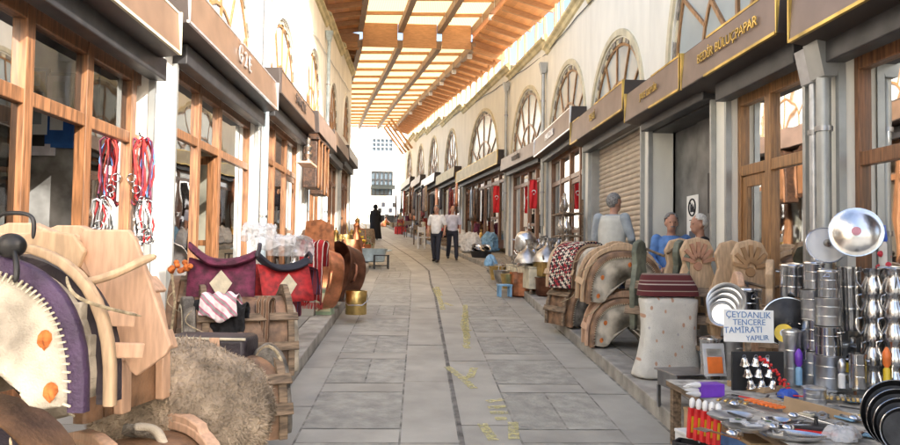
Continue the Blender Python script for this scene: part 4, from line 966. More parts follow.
# leather panel and copper pans
o_ = thing('leather_hide', 'stiff tan leather hide standing upright behind the red bag', 'leather', tuple(spot(318, 10.6, gz(10.6) + .62)), R(-20), s=.75)
b = MB(); b.prism([(-.32, .0), (-.36, .6), (-.30, 1.1), (.02, 1.14), (.30, 1.02), (.34, .45), (.28, 0)], 0, .02); b.build('hide', mat('tan_leather', (.36, .13, .05), .45, var=.3), o_, smooth=0)
def lathe_thing(name, label, cat, prof, m, loc, rot=(0, 0, 0), group=None, thick=True, seg=28, s=1, handles=0, hz=.5, hr=None, part='body'):
    o = thing(name, label, cat, loc, rot[2], group, rx=rot[0], ry=rot[1], s=s)
    if thick:
        inner = [(max(.001, r - .012), z + (.012 if i == 0 else 0)) for i, (r, z) in enumerate(prof)]
        pr = [(.001, prof[0][1])] + prof + list(reversed(inner)) + [(.001, prof[0][1] + .012)]
    else: pr = prof
    b = MB(); b.lathe(pr, seg, cap0=not thick, cap1=not thick); b.build(part, m, o, smooth=50)
    if handles:
        R_ = hr or max(r for r, z in prof); zt = hz
        for k in range(handles):
            a = pi * 2 * k / handles
            b = MB(); w = R_ * .28
            b.tube([(R_ * .97, -w, zt), (R_ * 1.12 + .01, -w * .8, zt + .01), (R_ * 1.18 + .015, 0, zt + .012), (R_ * 1.12 + .01, w * .8, zt + .01), (R_ * .97, w, zt)], max(.004, R_ * .045), 6, T(rz=a)); b.build('handle', m, o)
    return o
CAUL = [(.30, 0), (.36, .03), (.385, .12), (.385, .38), (.40, .42), (.41, .43)]
lathe_thing('copper_pan', 'wide reddish copper pan tipped on its rim beside the green tin', 'pan', [(.36, 0), (.40, .04), (.43, .2), (.46, .24)], M['copper'], tuple(spot(339, 10.2) + V((-.02, 0, .46))), (R(82), R(0), R(-72)), handles=2, hz=.2)
lathe_thing('copper_pan', 'huge blackened cauldron tipped on its side behind the brass tin', 'cauldron', [(.36, 0), (.42, .05), (.45, .3), (.48, .36)], M['copperd'], tuple(spot(352, 11.0) + V((0, 0, .46))), (R(78), 0, R(-52)), handles=2, hz=.3)
lathe_thing('copper_pan', 'grey tinned pan leaning behind the two tipped copper pans', 'pan', [(.34, 0), (.40, .05), (.42, .12)], M['tin'], tuple(spot(322, 11.6) + V((0, 0, .50))), (R(80), 0, R(-20)))
def box_thing(name, label, cat, loc, rz, sx, sy, sz, m, part='box', lid=None, group=None, rx=0):
    o = thing(name, label, cat, loc, rz, group, rx=rx); b = MB(); t = .012
    b.box(-sx / 2, sx / 2, -sy / 2, sy / 2, 0, t); b.box(-sx / 2, sx / 2, -sy / 2, -sy / 2 + t, t, sz); b.box(-sx / 2, sx / 2, sy / 2 - t, sy / 2, t, sz); b.box(-sx / 2, -sx / 2 + t, -sy / 2 + t, sy / 2 - t, t, sz); b.box(sx / 2 - t, sx / 2, -sy / 2 + t, sy / 2 - t, t, sz)
    b.build(part, m, o, smooth=0, bevel=.003)
    if lid: b = MB(); b.box(-sx / 2 - .004, sx / 2 + .004, -sy / 2 - .004, sy / 2 + .004, sz, sz + .02); b.build('lid', lid, o, smooth=0, bevel=.004)
    return o
p = on(323, 315, WALK); o_ = box_thing('tin_can', 'square green tin printed with two brown nuts on the kerb', 'tin', (p.x, p.y + .1, p.z), R(-6), .26, .18, .36, mat('pale_green_tin', (.26, .36, .24), .4), lid=M['cream'])
b = MB(); b.box(-.11, .11, -.0965, -.092, .05, .31); b.build('printed_label', mat('label_cream', (.6, .62, .42), .5), o_, smooth=0)
for k in (-.04, .045): b = MB(); b.ball((k, -.099, .14 + k * .4), (.04, .006, .035)); b.build('printed_nut', M['rugb'], o_)
p = on(355, 315, WALK); o_ = lathe_thing('tin_drum', 'round brass coloured drum with wire handle on the kerb', 'drum', [(.15, 0), (.155, .01), (.15, .12), (.156, .13), (.15, .2), (.158, .33), (.15, .34)], M['brass'], (p.x, p.y + .14, p.z))
b = MB(); b.tube([(.155, 0, .3), (.17, 0, .2), (.1, -.15, .14), (-.1, -.15, .14), (-.17, 0, .2), (-.155, 0, .3)], .006, 6); b.build('handle', M['steel'], o_)
p = on(305, 316, WALK); box_thing('concrete_block', 'grey block beside the green tin', 'block', (p.x, p.y + .12, p.z), R(-5), .26, .2, .28, M['walk'], part='block', lid=M['walk'])
# small iron stool, tub
p = on(381, 269); o_ = thing('stool', 'low black iron stool standing in the street', 'stool', (p.x, p.y, gz(p.y)), R(8))
b = MB(); b.box(-.2, .2, -.15, .15, .34, .37); b.build('seat', M['iron'], o_, smooth=0)
for x in (-.18, .18):
    for y in (-.13, .13): b = MB(); b.box(x - .015, x + .015, y - .015, y + .015, 0, .34); b.build('leg', M['iron'], o_, smooth=0)
b = MB(); b.box(-.18, .18, -.14, -.125, .08, .10); b.box(-.18, .18, .125, .14, .08, .10); b.box(-.19, -.175, -.13, .13, .08, .10); b.box(.175, .19, -.13, .13, .08, .10); b.build('stretcher', M['iron'], o_, smooth=0)
p = spot(369, 19.0); lathe_thing('tub', 'big blue white enamel tub on the sunny kerb', 'tub', [(.36, 0), (.40, .02), (.44, .30), (.47, .33), (.48, .36)], mat('blue_white_enamel', (.42, .52, .56), .35), tuple(p), handles=2, hz=.3)
p = spot(369, 19.0); lathe_thing('basin', 'tinned basin lying inside the enamel tub', 'basin', [(.22, 0), (.30, .06), (.33, .1)], M['tin'], (p.x, p.y, p.z + .26))
p = spot(357, 21.5); o_ = lathe_thing('flower_pot', 'pot of yellow flowers on the sunny kerb', 'plant', [(.14, 0), (.20, .3), (.21, .32)], M['copperd'], tuple(p), thick=False)
b = MB(); rr = random.Random(4)
for k in range(40): b.ball((rr.gauss(0, .13), rr.gauss(0, .13), .42 + rr.gauss(0, .08)), .04, 6, 4)
b.build('flower', M['yellow'], o_)
b = MB()
for k in range(60):
    c = V((rr.gauss(0, .14), rr.gauss(0, .14), .36 + rr.gauss(0, .07))); d = V((rr.gauss(0, 1), rr.gauss(0, 1), rr.gauss(0, 1))).normalized() * .06; e = d.cross(V((rr.random(), 1, .3))).normalized() * .03
    b.add([c - d, c + e, c + d, c - e], [(0, 1, 2, 3)])
b.build('foliage', M['green'], o_, smooth=0)
# wooden barrel by the tub
for i, (px, Y, m, lb) in enumerate(((366, 24, 'oldwood', 'small wooden barrel behind the enamel tub'), (350, 17, 'copper', 'upright copper cauldron before the carved cabinets'), (343, 19.5, 'brass', 'dull brass churn below the carved cabinets'))):
    p = spot(px, Y); lathe_thing('barrel' if i == 0 else 'cauldron', lb, 'barrel' if i == 0 else 'cauldron', [(.22, 0), (.27, .2), (.28, .35), (.25, .62), (.22, .7)], M[m], tuple(p), handles=0 if i == 0 else 2, hz=.5)
# carved cabinets hung outside the fourth sunny shop
for i, (Y, z, w, h, lb) in enumerate(((16.3, 1.9, .6, 1.1, 'dark carved wall cabinet with turned posts, nearer of the pair'), (17.4, 1.75, .7, 1.2, 'dark carved wall cabinet with turned posts, farther of the pair'), (15.6, .95, .9, .7, 'black carved chest on the pavement below the wall cabinets'))):
    o_ = thing('carved_cabinet', lb, 'cabinet', (XL + .28, Y, gz(Y) + WALK + z - (0 if i < 2 else .95)), -pi / 2)
    b = MB(); b.box(-w / 2, w / 2, -.2, .12, 0, h); b.build('carcass', M['darkwood'], o_, smooth=0, bevel=.02)
    b = MB(); b.box(-w / 2 - .05, w / 2 + .05, -.22, .17, h, h + .06); b.prism([(-w / 2, h + .06), (0, h + .28), (w / 2, h + .06)], -.1, .1); b.build('pediment', M['darkwood'], o_, smooth=0, bevel=.01)
    for sx in (-1, 1): b = MB(); b.lathe([(.02, 0), (.035, .05), (.02, .12), (.03, h * .5), (.02, h - .1), (.035, h)], 10, T(sx * (w / 2 - .04), .15, 0)); b.build('turned_post', M['wood'], o_)
    b = MB(); b.box(-w / 2 + .1, w / 2 - .1, .12, .135, .1, h - .1); b.build('door', M['wood'], o_, smooth=0, bevel=.01)
o_ = thing('wall_shelf', 'light wooden shelf bracket with a silver tower between the carved cabinets', 'shelf', (XL + .2, 14.9, gz(14.9) + 2.5), -pi / 2)
b = MB(); b.box(-.45, .45, 0, .3, 0, .04); b.build('board', M['rawwood'], o_, smooth=0)
b = MB(); b.lathe([(.09, .04), (.11, .1), (.05, .14), (.10, .25), (.05, .3), (.09, .4), (.04, .45), (.06, .55), (.001, .62)], 14, T(-.1, .15, 0)); b.build('ornament', M['tin'], o_)
# halters on the pillar
def halter(label, px, py, Y, cols, h=.75, n=6, seed=1):
    rr = random.Random(seed); p = at(px, py, Y); o = thing('halter_bundle', label, 'halters', tuple(p))
    for k in range(n):
        x = rr.uniform(-.08, .08); m = cols[k % len(cols)]; b = MB(); l = h * rr.uniform(.7, 1)
        pts = []
        for i in range(15):
            t = i / 14; a = 2 * pi * t
            pts.append((x + .05 * sin(a) + .02 * sin(3 * a + k), rr.uniform(-.015, .015) + k * .008, -l / 2 + l / 2 * cos(a)))
        b.tube(pts[:-1], .011, 6, closed=True); b.build('strap', M[m], o)
    for k in range(3): b = MB(); c = V((rr.uniform(-.07, .07), -.03, -h * (.55 + .15 * k))); b.tube([c + V((.04 * cos(a), 0, .04 * sin(a))) for a in [2 * pi * i / 10 for i in range(10)]], .006, 6, closed=True); b.build('ring', M['steel'], o)
    b = MB(); b.tube([(0, .09, .02), (0, 0, .02), (0, -.02, .05)], .008); b.build('hook', M['iron'], o)
    return o
halter('bundle of red and purple rope halters hanging from the white pillar', 140, 138, 6.9, ['burg', 'red', 'rugr', 'red', 'bluec'], .72, 8, 2)
halter('bundle of steel bits and chains hanging under the red halters', 146, 200, 6.85, ['steeld', 'steel', 'red'], .45, 5, 5)
halter('dim bundle of red halters hanging inside the pane of the near shop', 116, 155, 6.9, ['rugr', 'burg', 'brownl'], .6, 5, 7)
# pictures inside the open door of the near shop
for i, (px, py, w, h, m, lb) in enumerate(((36, 82, .24, .24, 'brass', 'small dark picture with golden centre inside the open door'), (60, 92, .26, .34, 'lilac', 'grey framed picture with an oval inside the open door'), (37, 118, .26, .36, 'paper', 'pale notice sheet pinned inside the open door'), (58, 122, .28, .46, 'blueposter', 'blue poster with pale square inside the open door'), (40, 142, .26, .24, 'lilac', 'faded photograph below the pale notice'))):
    p = at(px, py, 6.3 + i * .004); o_ = thing('wall_picture', lb, 'picture', tuple(p), 0)
    b = MB(); b.box(-w / 2, w / 2, -.015, .015, -h / 2, h / 2); b.build('frame', M['dark'] if i in (0, 1) else M[m], o_, smooth=0)
    b = MB(); b.box(-w / 2 + .03, w / 2 - .03, -.022, -.016, -h / 2 + .03, h / 2 - .03); b.build('print', M[m], o_, smooth=0)
    b = MB(); b.box(-w / 5, w / 5, -.027, -.023, -h / 6, h / 4); b.build('printed_square', (M['cream'], M['plate'], M['greyb'], M['paper'], M['dark'])[i], o_, smooth=0)
o_ = thing('partition', 'marbled grey partition board inside the open door', 'partition', (-4.6, 6.36, gz(6) + .1), 0)
b = MB(); b.box(-.3, 1.72, 0, .04, 0, 3.2); b.build('board', mat('marbled_board', (.34, .34, .33), .6, var=.5, scale=2.5, c2=(.07, .065, .06)), o_, smooth=0)

o_ = thing('saddle_box', 'black leather saddle block with tan strap and round felt end on the kerb', 'saddle', tuple(spot(222, 4.9, gz(4.9) + WALK + .35)), R(-4))
b = MB(); b.box(-.34, .22, -.16, .16, 0, .34); b.build('leather_block', M['leather'], o_, smooth=30, bevel=.035)
b = MB(); b.box(-.02, .05, -.172, -.162, .02, .34); b.build('strap', M['rawwood'], o_, smooth=0, bevel=.004)
b = MB(); b.tube([(.22, -.162, .33), (-.34, -.162, .33)], .010, 6); b.build('piping', M['cream'], o_)
b = MB(); b.lathe([(.001, -.05), (.13, -.045), (.19, -.02), (.205, .02), (.19, .06), (.12, .08), (.001, .085)], 24, T(.36, -.04, .02, rx=pi / 2, rz=R(-38), s=(1, 1.35, 1))); b.build('felt_end', M['feltd'], o_, smooth=70)
b = MB(); b.tube([(.36 + .17 * cos(a) * .8, -.10 - .13 * cos(a) * .6, .02 + .26 * sin(a)) for a in [2 * pi * k / 24 for k in range(24)]], .012, 6, closed=True); b.build('stitched_rim', M['rope'], o_)
# ------------------------------------------------------------------ shady side: saddles
pack_saddle('worn pack saddle with orange spotted felt arch, lower of the two stacked at the kerb', tuple(spot(624, 8.1)), R(-6), W=.86, H=.56, L=.55, trim='brownl', pad='felt', wood='rawwood', boards=1)
pack_saddle('worn pack saddle with orange spotted felt arch, upper of the two stacked at the kerb', tuple(spot(619, 8.15, gz(8.1) + WALK + .51)), R(-2), W=.88, H=.60, L=.55, trim='brownl', pad='felt', wood='rawwood2', boards=1, rx=R(4))
pack_saddle('brown leather pack saddle behind the orange spotted pair, bottom of its pile', tuple(spot(580, 9.5)), R(18), W=.72, H=.55, L=.7, trim='brownl', pad='feltd', wood='oldwood', boards=2, dots=False)
o_ = pack_saddle('pack saddle under a black rug with red and white diamonds', tuple(spot(581, 9.5, gz(9.5) + WALK + .50)), R(30), W=.72, H=.55, L=.7, trim='felt', pad='felt', wood='rawwood2', boards=1, dots=False)
b = MB(); ringmesh(b, .78, .60, .42, 1.04, .99, y0=-.22, puff=0, zin=.95)
def diamondmat():
    m = bpy.data.materials.new('diamond_rug'); m.use_nodes = True; nt = m.node_tree; N = nt.nodes; L = nt.links; p = N['Principled BSDF']; p.inputs['Roughness'].default_value = .95
    tc = N.new('ShaderNodeTexCoord'); mp = N.new('ShaderNodeMapping'); mp.inputs['Rotation'].default_value = (R(45), R(45), 0); ck = N.new('ShaderNodeTexChecker'); ck.inputs['Scale'].default_value = 26
    ck.inputs[1].default_value = (.02, .018, .02, 1); nz = N.new('ShaderNodeTexNoise'); nz.inputs['Scale'].default_value = 16; rp = N.new('ShaderNodeValToRGB')
    rp.color_ramp.elements[0].color = (.35, .02, .03, 1); rp.color_ramp.elements[1].color = (.7, .62, .5, 1); rp.color_ramp.elements[0].position = .48; rp.color_ramp.elements[1].position = .52
    L.new(tc.outputs['Object'], mp.inputs[0]); L.new(mp.outputs[0], ck.inputs[0]); L.new(tc.outputs['Object'], nz.inputs[0]); L.new(nz.outputs['Fac'], rp.inputs[0]); L.new(rp.outputs[0], ck.inputs[2]); L.new(ck.outputs[0], p.inputs['Base Color']); return m
b.build('diamond_rug', diamondmat(), o_, smooth=60)
# carved saddles in a row behind the white saddle bag
def carved(label, px, Y, z, rz, m, shell=True, w=.42, h=.62, group=None):
    p = spot(px, Y, z); o = thing('carved_saddle', label, 'saddle', tuple(p), rz, group)
    for y in (-.22, .22):
        b = MB(); pts = [(-w / 2, 0), (-w / 2 - .02, h * .45), (-w * .34, h * .72), (-w * .42, h * .86), (-w * .28, h * .97), (0, h), (w * .28, h * .97), (w * .42, h * .86), (w * .34, h * .72), (w / 2 + .02, h * .45), (w / 2, 0), (w * .3, 0), (w * .18, h * .38), (0, h * .48), (-w * .18, h * .38), (-w * .3, 0)]
        b.prism(pts, y - .03, y + .03); b.build('carved_arch', M[m], o, smooth=0, bevel=.012)
    if shell:
        b = MB()
        for k in range(7):
            a = R(10 + 160 * k / 6); b.beam((.04 * cos(a), -.262, h * .74 + .04 * sin(a)), (.16 * cos(a), -.262, h * .74 + .20 * sin(a)), .034, .03, up=(0, 1, 0))
        b.lathe([(.001, .012), (.04, .012), (.045, 0)], 12, T(0, -.25, h * .70, rx=pi / 2)); b.build('shell_carving', mat('terracotta_paint', (.46, .24, .15), .7) if shell == 1 else mat('brown_stain', (.36, .21, .10), .6), o, smooth=0)
    for sx in (-1, 1):
        for k in range(2):
            b = MB(); b.box(-.045, .045, -.30, .30, -.01, .01, T(sx * w * (.46 + .06 * k), 0, h * (.5 - .28 * k), ry=sx * R(68))); b.build('side_board', M['oldwood' if m == 'greenb' else m], o, smooth=0, bevel=.004)
    b = MB(); b.tube([(-.12, -.2, h * .9), (0, -.05, h * .82), (.12, .2, h * .9)], .015, 6); b.build('cross_bar', M['oldwood'], o)
    return o
carved('pale carved saddle frame with red painted scallop shell on its pommel', 688, 7.0, .96, R(0), 'rawwood2', 1, w=.40, h=.95)
carved('pale carved saddle frame with deep shell pommel by the pine door', 740, 6.3, .92, R(-5), 'rawwood2', 2, w=.38, h=.96)
carved('greenish old saddle frame leaning at the steel panels', 659, 7.3, .94, R(50), 'greenb', 0, w=.36, h=.95)
carved('greenish old saddle frame between the two shell carved ones', 712, 6.75, .90, R(60), 'greenb', 0, w=.34, h=.95)
carved('raw saddle frame with rounded pommels under the wide window', 800, 5.6, .85, R(60), 'rawwood2', 0, w=.4, h=.86)
carved('raw saddle frame with low rails behind the big steel pot', 765, 5.9, .80, R(75), 'rawwood', 0, w=.4, h=.80)
o_ = thing('trestle', 'long low plank trestle carrying the carved saddle frames', 'trestle', (2.95, 6.2, gz(6.2) + WALK), 0)
b = MB(); b.box(-.32, .32, -1.1, 1.1, .30, .34); b.build('board', M['oldwood'], o_, smooth=0)
for x, y in ((-.28, -1), (.28, -1), (-.28, 1), (.28, 1)): b = MB(); b.box(x - .03, x + .03, y - .03, y + .03, -.03, .30); b.build('leg', M['oldwood'], o_, smooth=0)
# white felt saddle bag with maroon woven band
p = on(672, 380, WALK); o_ = thing('felt_saddlebag', 'tall white felt saddle bag with maroon woven band standing on the pavement', 'bag', (p.x, p.y + .12, p.z), R(4))
b = MB(); secs = []
PR_ = [(0, .30, .13, -.02), (.03, .325, .15, -.02), (.08, .318, .15, -.015), (.2, .285, .14, 0), (.4, .255, .13, .01), (.6, .262, .13, .01), (.72, .28, .13, .01), (.78, .288, .13, 0), (.86, .275, .12, 0), (.97, .235, .08, -.02), (.99, .225, .05, -.02)]
def bagring(z, w, d, sx, top=0): return [(sx + math.copysign(abs(cos(a)) ** .5, cos(a)) * w, math.copysign(abs(sin(a)) ** .6, sin(a)) * d, z) for a in [2 * pi * k / 36 for k in range(36)]]
b.loft([bagring(z, w, d, sx) for z, w, d, sx in PR_[:8]])
def feltprint():
    m = mat('printed_felt', (.62, .60, .54), .95, var=.08, scale=6, bump=.5, bscale=110).copy(); nt = m.node_tree; N = nt.nodes; L = nt.links; p = N['Principled BSDF']; src = p.inputs['Base Color'].links[0].from_socket
    tc = N.new('ShaderNodeTexCoord'); mp = N.new('ShaderNodeMapping'); mp.inputs['Rotation'].default_value = (0, R(38), 0); mp.inputs['Scale'].default_value = (11.5, 0.01, 7.0); vo = N.new('ShaderNodeTexVoronoi'); vo.inputs['Randomness'].default_value = .25; vo.inputs['Scale'].default_value = 1
    cr = N.new('ShaderNodeValToRGB'); cr.color_ramp.elements[0].position = .13; cr.color_ramp.elements[0].color = (1, 1, 1, 1); cr.color_ramp.elements[1].position = .18; cr.color_ramp.elements[1].color = (0, 0, 0, 1)
    hue = N.new('ShaderNodeValToRGB'); hue.color_ramp.interpolation = 'CONSTANT'; hue.color_ramp.elements[0].color = (.50, .30, .2, 1); hue.color_ramp.elements[1].color = (.34, .32, .36, 1); hue.color_ramp.elements[1].position = .5
    mx = N.new('ShaderNodeMix'); mx.data_type = 'RGBA'
    L.new(tc.outputs['Object'], mp.inputs[0]); L.new(mp.outputs[0], vo.inputs['Vector']); L.new(vo.outputs['Distance'], cr.inputs[0]); L.new(vo.outputs['Color'], hue.inputs[0])
    L.new(cr.outputs[0], mx.inputs['Factor']); L.new(src, mx.inputs['A']); L.new(hue.outputs[0], mx.inputs['B']); L.new(mx.outputs['Result'], p.inputs['Base Color']); return m
rumple(b.build('felt_body', feltprint(), o_, smooth=80), .02, .12, sub=1)
b = MB(); b.loft([bagring(z, w + .004, d + .004, sx) for z, w, d, sx in PR_[7:]]); 
def weave():
    m = bpy.data.materials.new('woven_band'); m.use_nodes = True; nt = m.node_tree; N = nt.nodes; L = nt.links; p = N['Principled BSDF']; p.inputs['Roughness'].default_value = .95
    tc = N.new('ShaderNodeTexCoord'); sx = N.new('ShaderNodeSeparateXYZ'); rp = N.new('ShaderNodeValToRGB'); rp.color_ramp.interpolation = 'CONSTANT'
    mr = N.new('ShaderNodeMapRange'); mr.inputs['From Min'].default_value = .8; mr.inputs['From Max'].default_value = .99
    e = rp.color_ramp.elements; e[0].color = (.10, .018, .02, 1); e[1].position = .12; e[1].color = (.30, .25, .2, 1)
    for ps, c in ((.16, (.075, .014, .016, 1)), (.44, (.42, .34, .3, 1)), (.5, (.09, .016, .02, 1)), (.62, (.35, .28, .24, 1)), (.66, (.10, .02, .02, 1)), (.93, (.2, .15, .12, 1))): q = e.new(ps); q.color = c
    L.new(tc.outputs['Object'], sx.inputs[0]); L.new(sx.outputs['Z'], mr.inputs['Value']); L.new(mr.outputs[0], rp.inputs[0]); L.new(rp.outputs[0], p.inputs['Base Color']); return m
b.build('woven_band', weave(), o_, smooth=60)
# little steel stand beside it
p = on(690, 413, WALK); o_ = thing('steel_box', 'small square steel brazier on legs before the white saddle bag', 'brazier', (p.x, p.y + .1, p.z), R(8))
b = MB(); b.box(-.16, .16, -.16, .16, .18, .30); b.box(-.18, .18, -.18, .18, .30, .315); b.build('body', M['steeld'], o_, smooth=0, bevel=.006)
for x in (-.15, .15):
    for y in (-.15, .15): b = MB(); b.box(x - .012, x + .012, y - .012, y + .012, 0, .18); b.build('leg', M['steeld'], o_, smooth=0)
p = at(716, 372, 5.15); o_ = thing('packaged_print', 'clear plastic package with orange print leaning behind the knives', 'package', (p.x, 5.15, p.z - .03), R(6), rx=R(-10))
b = MB(); b.box(-.085, .085, 0, .012, 0, .24); b.build('package', M['film'], o_, smooth=0); b = MB(); b.box(-.06, .06, -.004, -.001, .02, .14); b.build('print', M['orangep'], o_, smooth=0); b = MB(); b.box(-.06, .06, -.004, -.001, .15, .2); b.build('print', M['tin'], o_, smooth=0)
# ------------------------------------------------------------------ the metalware stall
TZ = .80
tb = thing('stall_table', 'low wooden stall table covered with knives, brushes and pans', 'table', (2.62, 4.25, gz(4.25) + WALK))
h_ = TZ - tb.location.z
b = MB(); b.box(-.75, .72, -1.3, .95, h_ - .04, h_); b.build('tabletop', M['oldwood'], tb, smooth=0, bevel=.005)
for x, y in ((-.7, -1.2), (.66, -1.2), (-.7, .88), (.66, .88)): b = MB(); b.box(x - .03, x + .03, y - .03, y + .03, -.08, h_ - .04); b.build('leg', M['oldwood'], tb, smooth=0)
b = MB(); b.box(-.752, .722, -1.302, .952, h_ + .001, h_ + .004); b.build('table_cover', mat('newspaper_cover', (.40, .38, .34), .85, var=.3, scale=12), tb, smooth=0)
def pot(label, px, py, Y, w, hpx, m='steel', lid=True, group=None, ratio=None, handles=2, name='cooking_pot', knob=True):
    """pot whose foot is seen at px, py at depth Y; width and height in picture pixels of the photo"""
    k = Y / 700; p = at(px, py, Y); r = w * k / 2; h = hpx * k
    o = thing(name, label, 'pot', tuple(p), random.uniform(0, 3), group, rx=R(random.uniform(-1.6, 1.6)), ry=R(random.uniform(-1.6, 1.6)))
    b = MB(); b.lathe([(.001, 0), (r * .93, 0), (r * .97, h * .04), (r * .97, h * .82), (r * 1.02, h * .84), (r * 1.02, h * .87), (r * .96, h * .87), (r * .94, h * .1), (.001, h * .06)], 28, cap0=False, cap1=False)
    for q in (.28, .58): b.lathe([(r * .972, h * q), (r * .985, h * (q + .015)), (r * .972, h * (q + .03))], 28, cap0=False, cap1=False)
    b.build('body', M[m], o, smooth=45)
    if lid:
        b = MB(); b.lathe([(r * 1.0, h * .87), (r * 1.04, h * .89), (r * 1.0, h * .92), (r * .6, h * .96), (.001, h * .98)], 28, cap1=False); l = b.build('lid', M[m], o, smooth=45)
        if knob: b = MB(); b.lathe([(.008, h * .97), (.008, h), (.018, h * 1.02), (.018, h * 1.05), (.001, h * 1.06)], 12); b.build('knob', M['black'], l)
    for q in range(handles):
        a = pi * q; b = MB(); wv = r * .3; b.tube([(r * .97, -wv, h * .7), (r * 1.2, -wv * .8, h * .71), (r * 1.24, 0, h * .715), (r * 1.2, wv * .8, h * .71), (r * .97, wv, h * .7)], .005, 6, T(rz=a)); b.build('handle', M[m], o)
    return o
pot('large straight sided steel pot standing on the black pan lid', 793, 297, 5.3, 26, 36, lid=True, knob=False)
pot('steel pot with lid right behind the handwritten sign', 748, 330, 5.55, 28, 46, lid=True)
pot('tall steel pot without handles between the pot columns', 851, 330, 5.0, 23, 74, handles=0, lid=False)
pot('tall dull cylinder pot low behind the two pot columns', 790, 385, 5.0, 22, 60, m='alu', handles=0)
for ci, (px, py0, ws, hs, Y, lb) in enumerate(((814, 385, (26, 25, 23, 20), (40, 36, 34, 30), 4.95, 'the column beside the clear lids'), (829, 388, (27, 26, 24, 21), (38, 34, 32, 30), 4.75, 'the front column below the tilted lid'))):
    y = py0
    for k, (w_, h_2) in enumerate(zip(ws, hs)):
        pot('%s steel pot in %s' % (('lowest', 'second lowest', 'third', 'topmost')[k], lb), px + (k % 2) * 1 - 1, y, Y, w_, h_2, handles=2 if k % 2 else 0, lid=k == 3, m='steel' if k % 2 else 'alu', knob=False); y -= h_2 * .87
def jug(label, px, py, Y, w, hpx, m='steel', group=None):
    k = Y / 700; p = at(px, py, Y); r = w * k / 2; h = hpx * k
    o = thing('coffee_pot', label, 'pot', tuple(p), random.uniform(-1, 1), group)
    b = MB(); b.lathe([(.001, 0), (r * .95, 0), (r, h * .1), (r * .97, h * .35), (r * .72, h * .62), (r * .68, h * .75), (r * .92, h * .98), (r * .96, h), (r * .86, h), (r * .62, h * .75), (.001, h * .7)], 24, cap0=False, cap1=False); b.build('body', M[m], o, smooth=50)
    b = MB(); b.tube([(r * .9, 0, h * .9), (r * 1.35, 0, h * .85), (r * 1.4, 0, h * .5), (r * .98, 0, h * .25)], .005, 6, T(rz=R(200 + 30 * (px % 3)))); b.build('handle', M[m], o)
    return o
for ci, (px, Y, lb) in enumerate(((873, 4.75, 'the tower left of the orange brush'), (894, 4.55, 'the tower at the flowered can'))):
    y = 388
    lb = ('the tower between the orange brush and the tall pot', 'the outermost tower below the flowered can')[ci]
    for k in range(5):
        jug('%s waisted pot in %s' % (('lowest', 'second lowest', 'middle', 'second highest', 'topmost')[k], lb), px, y, Y, 23 - k * .4, 26); y -= 23.5
# big lids
def lid(label, px, py, Y, dpx, m, rot, kn='pink', rings=1, name='pan_lid'):
    k = Y / 700; p = at(px, py, Y); r = dpx * k / 2; o = thing(name, label, 'lid', tuple(p), rot[2], rx=rot[0], ry=rot[1])
    b = MB(); pr = [(.001, r * .2)]
    for i in range(1, 8): t = i / 8; pr.append((r * .9 * t, r * .2 * (1 - t ** 2)))
    pr += [(r * .92, 0), (r, .0), (r * 1.0, -.008), (r * .9, -.008), (r * .45, r * .13), (.001, r * .18)]
    b.lathe(pr, 40, cap0=False, cap1=False); b.build('dome', M[m], o, smooth=60)
    b = MB(); b.tube([(r * .99 * cos(a), r * .99 * sin(a), -.004) for a in [2 * pi * i / 36 for i in range(36)]], .006, 6, closed=True); b.build('rim', M['steel'], o)
    b = MB(); b.lathe([(.012, r * .2), (.014, r * .24), (.028, r * .26), (.03, r * .31), (.001, r * .33)], 14)
    b.build('knob', M[kn], o); return o
lid('big shiny domed lid with pink knob standing on the pot columns', 856, 232, 4.7, 50, 'steel', (R(84), 0, R(-30)), 'pink')
lid('clear domed lid tilted beside the big shiny one', 826, 245, 4.95, 38, 'film', (R(70), R(8), R(-18)), 'steel')
lid('large flat black pan standing on edge under the straight pot', 788, 322, 5.15, 50, 'iron', (R(83), 0, R(-22)), 'iron')
p = at(784, 333, 4.98); o_ = thing('round_label', 'yellow round label with a clear centre on the black pan', 'label', tuple(p), R(-20), rx=R(83))
b = MB(); b.lathe([(.02, 0), (.065, 0), (.065, .004), (.02, .004), (.02, 0)], 28, cap0=False, cap1=False); b.build('disc', M['yellow'], o_); b = MB(); b.prism([(0, 0), (.06, -.02), (.06, .025)], .005, .007, axis='z'); b.build('pale_patch', M['paper'], o_, smooth=0)
b = MB(); b.lathe([(.02, .001), (.028, .006), (.001, .008)], 16); b.build('centre', M['plate'], o_)
for i in range(4):
    k = 5.35 / 700; p = at(727 - i * 1.5, 302 + i * 4, 5.35 - i * .05); r = (31 - i * 3.5) * k / 2 * 1.25; o_ = thing('tray', ('largest', 'second', 'third', 'smallest')[i] + ' of the nested round aluminium trays behind the handwritten sign', 'tray', tuple(p), R(-38), rx=R(74))
    b = MB(); b.lathe([(.001, 0), (r * .8, 0), (r * .9, .02), (r, .03), (r, .035), (r * .88, .028), (r * .78, .006), (.001, .006)], 36, cap0=False, cap1=False); b.build('dish', M['alu'], o_, smooth=40)
# handwritten sign
p = at(749, 326, 4.9); o_ = thing('handwritten_sign', 'white board with blue handwriting about pot repairs', 'sign', tuple(p), R(2), rx=R(-4), ry=R(1.5))
b = MB(); b.box(-.185, .185, 0, .008, -.115, .115); b.build('board', M['paper'], o_, smooth=0, bevel=.003)
ink = mat('blue_ink', (.13, .25, .48), .7)
for t_, x_, z_, s_ in (('ÇEYDANLIK', -.005, .077, .062), ('TENCERE', .0, .025, .058), ('TAMİRATI', -.045, -.03, .062), ('YAPILIR', .06, -.083, .05)):
    n_ = text_obj(t_, s_, ink, o_, (x_, -.003, z_), (pi / 2, 0, 0), depth=.001); n_.rotation_euler = (pi / 2, R(-1.5 + z_ * 20), 0)
b = MB(); b.box(-.02, .02, .01, .03, -.34, .0); b.build('post', M['oldwood'], o_, smooth=0)
